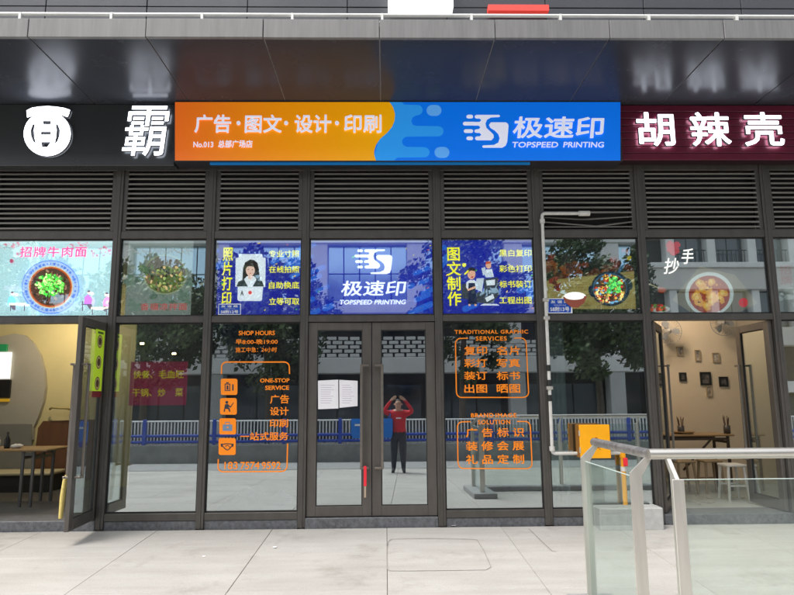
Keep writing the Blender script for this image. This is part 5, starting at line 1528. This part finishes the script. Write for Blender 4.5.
# street trees
def leaf_mat(name, c):
    m = mat(name, c, 0.55, var=0.35, scale=1.2)
    return m
LM_ = [leaf_mat('leaf_green', (0.050, 0.085, 0.028)), leaf_mat('leaf_light', (0.085, 0.125, 0.042)), leaf_mat('leaf_dark', (0.030, 0.055, 0.022))]
M_bark = mat('bark', (0.10, 0.08, 0.06), 0.9, var=0.3, scale=8, bump=0.4)
def tree(x, y, zc, rx, rz, seed, label):
    rnd = random.Random(seed)
    t = thing('street_tree', label, 'tree', (x, y, ZQ), 'street trees across the road')
    tr = MB()
    h_ = zc - 0.3 * rz - ZQ
    top_ = Vector((x + rnd.uniform(-0.2, 0.2), y, ZQ + h_))
    tr.tube([Vector((x, y, ZQ)), Vector((x + 0.05, y, ZQ + 0.4 * h_)), top_], [0.19, 0.15, 0.12], 10)
    ends = []
    for i in range(7):
        an = i * 0.9 + rnd.uniform(-0.3, 0.3)
        e_ = Vector((x + math.cos(an) * rx * 0.65, y + math.sin(an) * rx * 0.65, zc + rnd.uniform(-0.3, 0.6) * rz))
        tr.tube([top_ - Vector((0, 0, 0.3)), (top_ + e_) / 2 + Vector((0, 0, 0.3)), e_], [0.10, 0.06, 0.02], 7)
        ends.append(e_)
    tr.build('trunk', M_bark, t)
    cr = MB()
    cl = []
    for i in range(75):
        while True:
            p_ = Vector((rnd.uniform(-1, 1), rnd.uniform(-1, 1), rnd.uniform(-1, 1)))
            if 0.25 < p_.length < 1: break
        cl.append((Vector((x + p_.x * rx, y + p_.y * rx, zc + p_.z * rz)), rnd.uniform(0.4, 0.8) * rx * 0.36, rnd.randrange(3)))
    for c_, r_, k_ in cl:
        for _ in range(150):
            d = Vector((rnd.gauss(0, 1), rnd.gauss(0, 1), rnd.gauss(0, 0.8)))
            d = d.normalized() * r_ * rnd.random() ** 0.4
            q_ = c_ + d
            n_ = Vector((rnd.gauss(0, 1), rnd.gauss(0, 1), rnd.gauss(0.6, 1))).normalized()
            u_ = n_.orthogonal().normalized(); v_ = n_.cross(u_)
            s_ = rnd.uniform(0.09, 0.17)
            cr.add([q_ - u_ * s_, q_ + v_ * s_ * 0.55, q_ + u_ * s_, q_ - v_ * s_ * 0.55], [(0, 1, 2, 3)], k_ if rnd.random() < 0.8 else rnd.randrange(3))
    me = bpy.data.meshes.new('crown')
    lo = Vector((x, y, zc))
    me.from_pydata([v - lo for v in cr.v], [], cr.f)
    for m_ in LM_: me.materials.append(m_)
    me.polygons.foreach_set('material_index', cr.m); me.update()
    place('crown', me, lo, t)
YT = -20.6
DT = D0 - YT
def xt(px): return (px - 386) / FPX * DT
tree(xt(270), YT, 4.9, 2.9, 2.9, 1, 'leafy street tree reflected behind the orange opening hours')
tree(xt(462), YT - 0.5, 5.4, 2.8, 3.3, 2, 'leafy street tree reflected right of the glass doors')
tree(xt(598), YT, 5.3, 2.7, 3.5, 3, 'tall dense street tree reflected behind the yellow meter box')
tree(xt(150), YT + 0.3, 4.7, 2.9, 3.0, 4, 'leafy street tree reflected above the pink notice')
tree(xt(20), YT, 5.2, 2.4, 3.0, 5, 'street tree across the road, far left of the row')

# assumed ceiling lamp, out of view, added to brighten the right restaurant
lx = (MX[6] + MX[7]) / 2
t = thing('assumed_ceiling_lamp', 'assumed round warm ceiling lamp, out of view, added to brighten the peach wall of the right restaurant', 'lamp', (lx, 1.5, ZC - 0.08))
MB().lathe([(0, -0.07), (0.14, -0.065), (0.17, -0.03), (0.17, 0)], (lx, 1.5, ZC - 0.001), 24).build('diffuser', mat('warm_diffuser', (1.0, 0.8, 0.58), 0.5, emit=2.5), t)
ld = bpy.data.lights.new('assumed_lamp_light', 'POINT'); ld.energy = 40; ld.color = (1.0, 0.83, 0.64); ld.shadow_soft_size = 0.15
lo = bpy.data.objects.new('assumed_lamp_light', ld); C.objects.link(lo); lo.parent = t; lo.location = (0, 0, -0.12)

# ------------------------------------------------------------------ the photographer, seen in the door glass
pg = Vector((0.03, -7.86, gz(-7.86)))
def person():
    sk = [  # name, x, y, z, rx, ry, parent
        ('pelvis', 0, 0, .90, .150, .105, None), ('waist', 0, 0, 1.05, .135, .10, 'pelvis'), ('chest', 0, 0.0, 1.24, .155, .11, 'waist'), ('upper', 0, -.01, 1.36, .12, .09, 'chest'),
        ('neck', 0, .0, 1.44, .052, .055, 'upper'), ('jaw', 0, .035, 1.50, .060, .075, 'neck'), ('skull', 0, .02, 1.59, .074, .092, 'jaw'), ('crown', 0, -.01, 1.65, .05, .065, 'skull')]
    for sd_, n_ in ((-1, 'l'), (1, 'r')):
        sk += [(n_ + 'hip', sd_ * .09, 0, .84, .088, .095, 'pelvis'), (n_ + 'knee', sd_ * .105, .01, .47, .060, .066, n_ + 'hip'), (n_ + 'calf', sd_ * .11, -.01, .33, .054, .06, n_ + 'knee'), (n_ + 'ankle', sd_ * .115, -.01, .085, .040, .045, n_ + 'calf'), (n_ + 'foot', sd_ * .125, .07, .045, .044, .038, n_ + 'ankle'), (n_ + 'toe', sd_ * .135, .165, .032, .040, .028, n_ + 'foot'),
               (n_ + 'sho', sd_ * .175, -.01, 1.36, .062, .06, 'upper'), (n_ + 'arm', sd_ * .27, .06, 1.37, .050, .05, n_ + 'sho'), (n_ + 'elb', sd_ * .335, .12, 1.41, .043, .043, n_ + 'arm'), (n_ + 'fore', sd_ * .24, .19, 1.55, .037, .037, n_ + 'elb'), (n_ + 'wri', sd_ * .155, .245, 1.665, .027, .023, n_ + 'fore'), (n_ + 'palm', sd_ * .115, .272, 1.715, .036, .018, n_ + 'wri')]
        for f_ in range(4):
            z_ = 1.70 + f_ * .018
            L_ = (.045, .055, .058, .048)[f_]
            sk += [(n_ + 'f%da' % f_, sd_ * .085, .300, z_ + .004, .0095, .0095, n_ + 'palm'), (n_ + 'f%db' % f_, sd_ * (.085 - L_ * .55), .316, z_ + .008, .0085, .0085, n_ + 'f%da' % f_), (n_ + 'f%dc' % f_, sd_ * (.085 - L_), .314, z_ + .010, .0075, .0075, n_ + 'f%db' % f_)]
        sk += [(n_ + 'ta', sd_ * .098, .262, 1.685, .011, .011, n_ + 'palm'), (n_ + 'tb', sd_ * .070, .268, 1.688, .0095, .0095, n_ + 'ta'), (n_ + 'tc', sd_ * .045, .270, 1.694, .008, .008, n_ + 'tb')]
    idx = {q[0]: i for i, q in enumerate(sk)}
    me = bpy.data.meshes.new('sk')
    me.from_pydata([(q[1], q[2], q[3]) for q in sk], [(idx[q[6]], i) for i, q in enumerate(sk) if q[6]], [])
    o = bpy.data.objects.new('sk', me); C.objects.link(o)
    md = o.modifiers.new('s', 'SKIN'); md.use_smooth_shade = True
    sv = me.skin_vertices[0].data
    for i, q in enumerate(sk): sv[i].radius = tuple(v * (1.3 if v > 0.045 else 1.15 if v > 0.02 else 1.0) * (0.9 if q[0] in ('jaw', 'skull', 'crown', 'neck') else 1.0) for v in (q[4], q[5]))
    sv[0].use_root = True
    sb = o.modifiers.new('u', 'SUBSURF'); sb.levels = sb.render_levels = 2
    bm_ = bpy.data.meshes.new_from_object(o.evaluated_get(bpy.context.evaluated_depsgraph_get()))
    bpy.data.objects.remove(o)
    ms = [mat('skin', (0.50, 0.30, 0.21), 0.55), mat('red_shirt', lin((196, 28, 44)), 0.75, var=0.3, scale=9, bump=0.8), mat('dark_trousers', (0.018, 0.022, 0.035), 0.8, var=0.2, scale=10), mat('black_shoe', (0.012, 0.012, 0.012), 0.4)]
    bm_.materials.clear()
    for m_ in ms: bm_.materials.append(m_)
    for p_ in bm_.polygons:
        c_ = p_.center
        k_ = 1
        if c_.z < 0.07: k_ = 3
        elif c_.z < 0.93: k_ = 2
        elif c_.z > 1.415 and abs(c_.x) < 0.11 and c_.y < 0.2: k_ = 0
        elif c_.z > 1.655: k_ = 0
        p_.material_index = k_; p_.use_smooth = True
    bm_.name = 'person'
    b = place('person', bm_, pg)
    tag(b, 'person in red shirt and dark trousers holding up a phone, reflected in the door', 'person')
    MB().cbox(pg.x - 0.05, pg.x + 0.07, pg.y + 0.138, pg.y + 0.152, pg.z + 1.235, pg.z + 1.26, 0.003).build('shirt_print', mat('white_enamel', (0.75, 0.77, 0.8), 0.4), b)
    # hair, face, ears
    bmh = bmesh.new(); bmesh.ops.create_icosphere(bmh, subdivisions=4, radius=1)
    mb = MB()
    vs = []
    for v in bmh.verts:
        k_ = 1 + 0.05 * mnoise.noise(v.co * 7)
        vs.append(pg + Vector((v.co.x * 0.083 * k_, -0.002 + v.co.y * 0.103 * k_, 1.605 + v.co.z * 0.088 * k_)))
    keep = [f for f in bmh.faces if (lambda c: c.z > 0.30 + 0.55 * max(0, c.y) - 1.1 * max(0, -c.y))(f.calc_center_median())]
    mb.add(vs, [[v.index for v in f.verts] for f in keep], 0, True); bmh.free()
    mb.build('hair', mat('black_hair', (0.012, 0.011, 0.010), 0.5, var=0.3, scale=60), b)
    mb = MB(); 
    n0 = pg + Vector((0, 0.098, 1.545))
    mb.add([n0 + Vector((0, -0.005, 0.045)), n0 + Vector((-0.016, -0.006, -0.004)), n0 + Vector((0.016, -0.006, -0.004)), n0 + Vector((0, 0.022, 0.002)), n0 + Vector((0, 0.0, -0.010))], [(0, 1, 3), (0, 3, 2), (1, 4, 3), (3, 4, 2), (0, 2, 4, 1)], 0, True)
    mb.build('nose', ms[0], b)
    for sd_ in (-1, 1):
        MB().lathe([(0, -0.006), (0.009, -0.004), (0.011, 0.0), (0.009, 0.004), (0, 0.006)], pg + Vector((sd_ * 0.030, 0.100, 1.585)), 12, ax='y').build('eye', mat('dark_eye', (0.02, 0.015, 0.012), 0.2), b)
        MB().lathe([(0, -0.012), (0.018, -0.008), (0.026, 0), (0.018, 0.008), (0, 0.012)], pg + Vector((sd_ * 0.080, 0.01, 1.565)), 14, ax='y').build('ear', ms[0], b)
    MB().cbox(pg.x - 0.024, pg.x + 0.024, pg.y + 0.095, pg.y + 0.106, pg.z + 1.506, pg.z + 1.517, 0.003).build('mouth', mat('lip', (0.36, 0.14, 0.12), 0.5), b)
    return b
person()
zph = pg.z + 1.73
o = MB().cbox(pg.x - 0.083, pg.x + 0.083, pg.y + 0.285, pg.y + 0.294, zph - 0.037, zph + 0.040, 0.004).build('phone', mat('dark_phone', (0.012, 0.012, 0.014), 0.2))
tag(o, 'dark phone held up in both hands by the reflected person', 'phone')
# blue carrier bag at the hip
t = thing('carrier_bag', 'blue carrier bag hanging at the hip of the reflected person', 'bag', pg + Vector((-0.36, 0.10, 0.80)))
bxm = pg.x - 0.36
M_bag = mat('blue_bag', lin((0, 112, 205)), 0.5, var=0.08, scale=6)
mb = MB()
za, zb3 = pg.z + 0.80, pg.z + 1.24
vs = []
for (z_, hw, hd) in ((za, 0.20, 0.07), (za + 0.1, 0.225, 0.085), (zb3 - 0.1, 0.23, 0.075), (zb3, 0.225, 0.04)):
    vs += [(bxm - hw, pg.y + 0.10 - hd, z_), (bxm + hw, pg.y + 0.10 - hd, z_), (bxm + hw, pg.y + 0.10 + hd, z_), (bxm - hw, pg.y + 0.10 + hd, z_)]
fs = [(3, 2, 1, 0), (12, 13, 14, 15)]
for i in range(3):
    for j in range(4): fs.append((i * 4 + j, i * 4 + (j + 1) % 4, i * 4 + 4 + (j + 1) % 4, i * 4 + 4 + j))
mb.add(vs, fs); mb.build('body', M_bag, t)
MB().cbox(bxm - 0.14, bxm + 0.02, pg.y + 0.182, pg.y + 0.190, zb3 - 0.16, zb3 - 0.12, 0.002).build('white_mark', mat('white_enamel', (0.75, 0.77, 0.8), 0.4), t)
MB().tube([(bxm + 0.16, pg.y + 0.10, zb3), (pg.x - 0.19, pg.y + 0.10, pg.z + 1.33), (pg.x - 0.185, pg.y - 0.01, pg.z + 1.435), (pg.x - 0.2, pg.y - 0.1, pg.z + 1.33), (bxm + 0.12, pg.y + 0.08, zb3)], 0.014, 8).build('strap', M_bag, t)

# bits of litter on the slabs
for (px_, py_, lb) in ((204, 557.5, 'white paper scrap on the pavement, left of the door'), (275, 549.5, 'white paper scrap on the pavement nearest the access cover'), (454, 530.5, 'tiny white scrap on the pavement close to the right window'), (102, 533, 'dark dry leaf on the pavement by the open left door')):
    p_ = PZ(px_, py_, -0.05); p_.z = gz(p_.y)
    s_ = rr(0.018, 0.035)
    mb = MB()
    q_ = [Vector((math.cos(i * 1.05) * s_ * rr(0.6, 1.3), math.sin(i * 1.05) * s_ * rr(0.5, 1.0), 0.004 + rr(0, 0.006))) for i in range(6)]
    mb.add([p_ + v for v in q_] + [p_ + v + Vector((0, 0, 0.001)) for v in q_], [tuple(range(5, -1, -1)), tuple(range(6, 12))] + [(i, (i + 1) % 6, (i + 1) % 6 + 6, i + 6) for i in range(6)])
    tag(mb.build('litter', MATS['white_paper'] if 'white' in lb else mat('dry_leaf', (0.12, 0.08, 0.05), 0.8)), lb, 'litter')
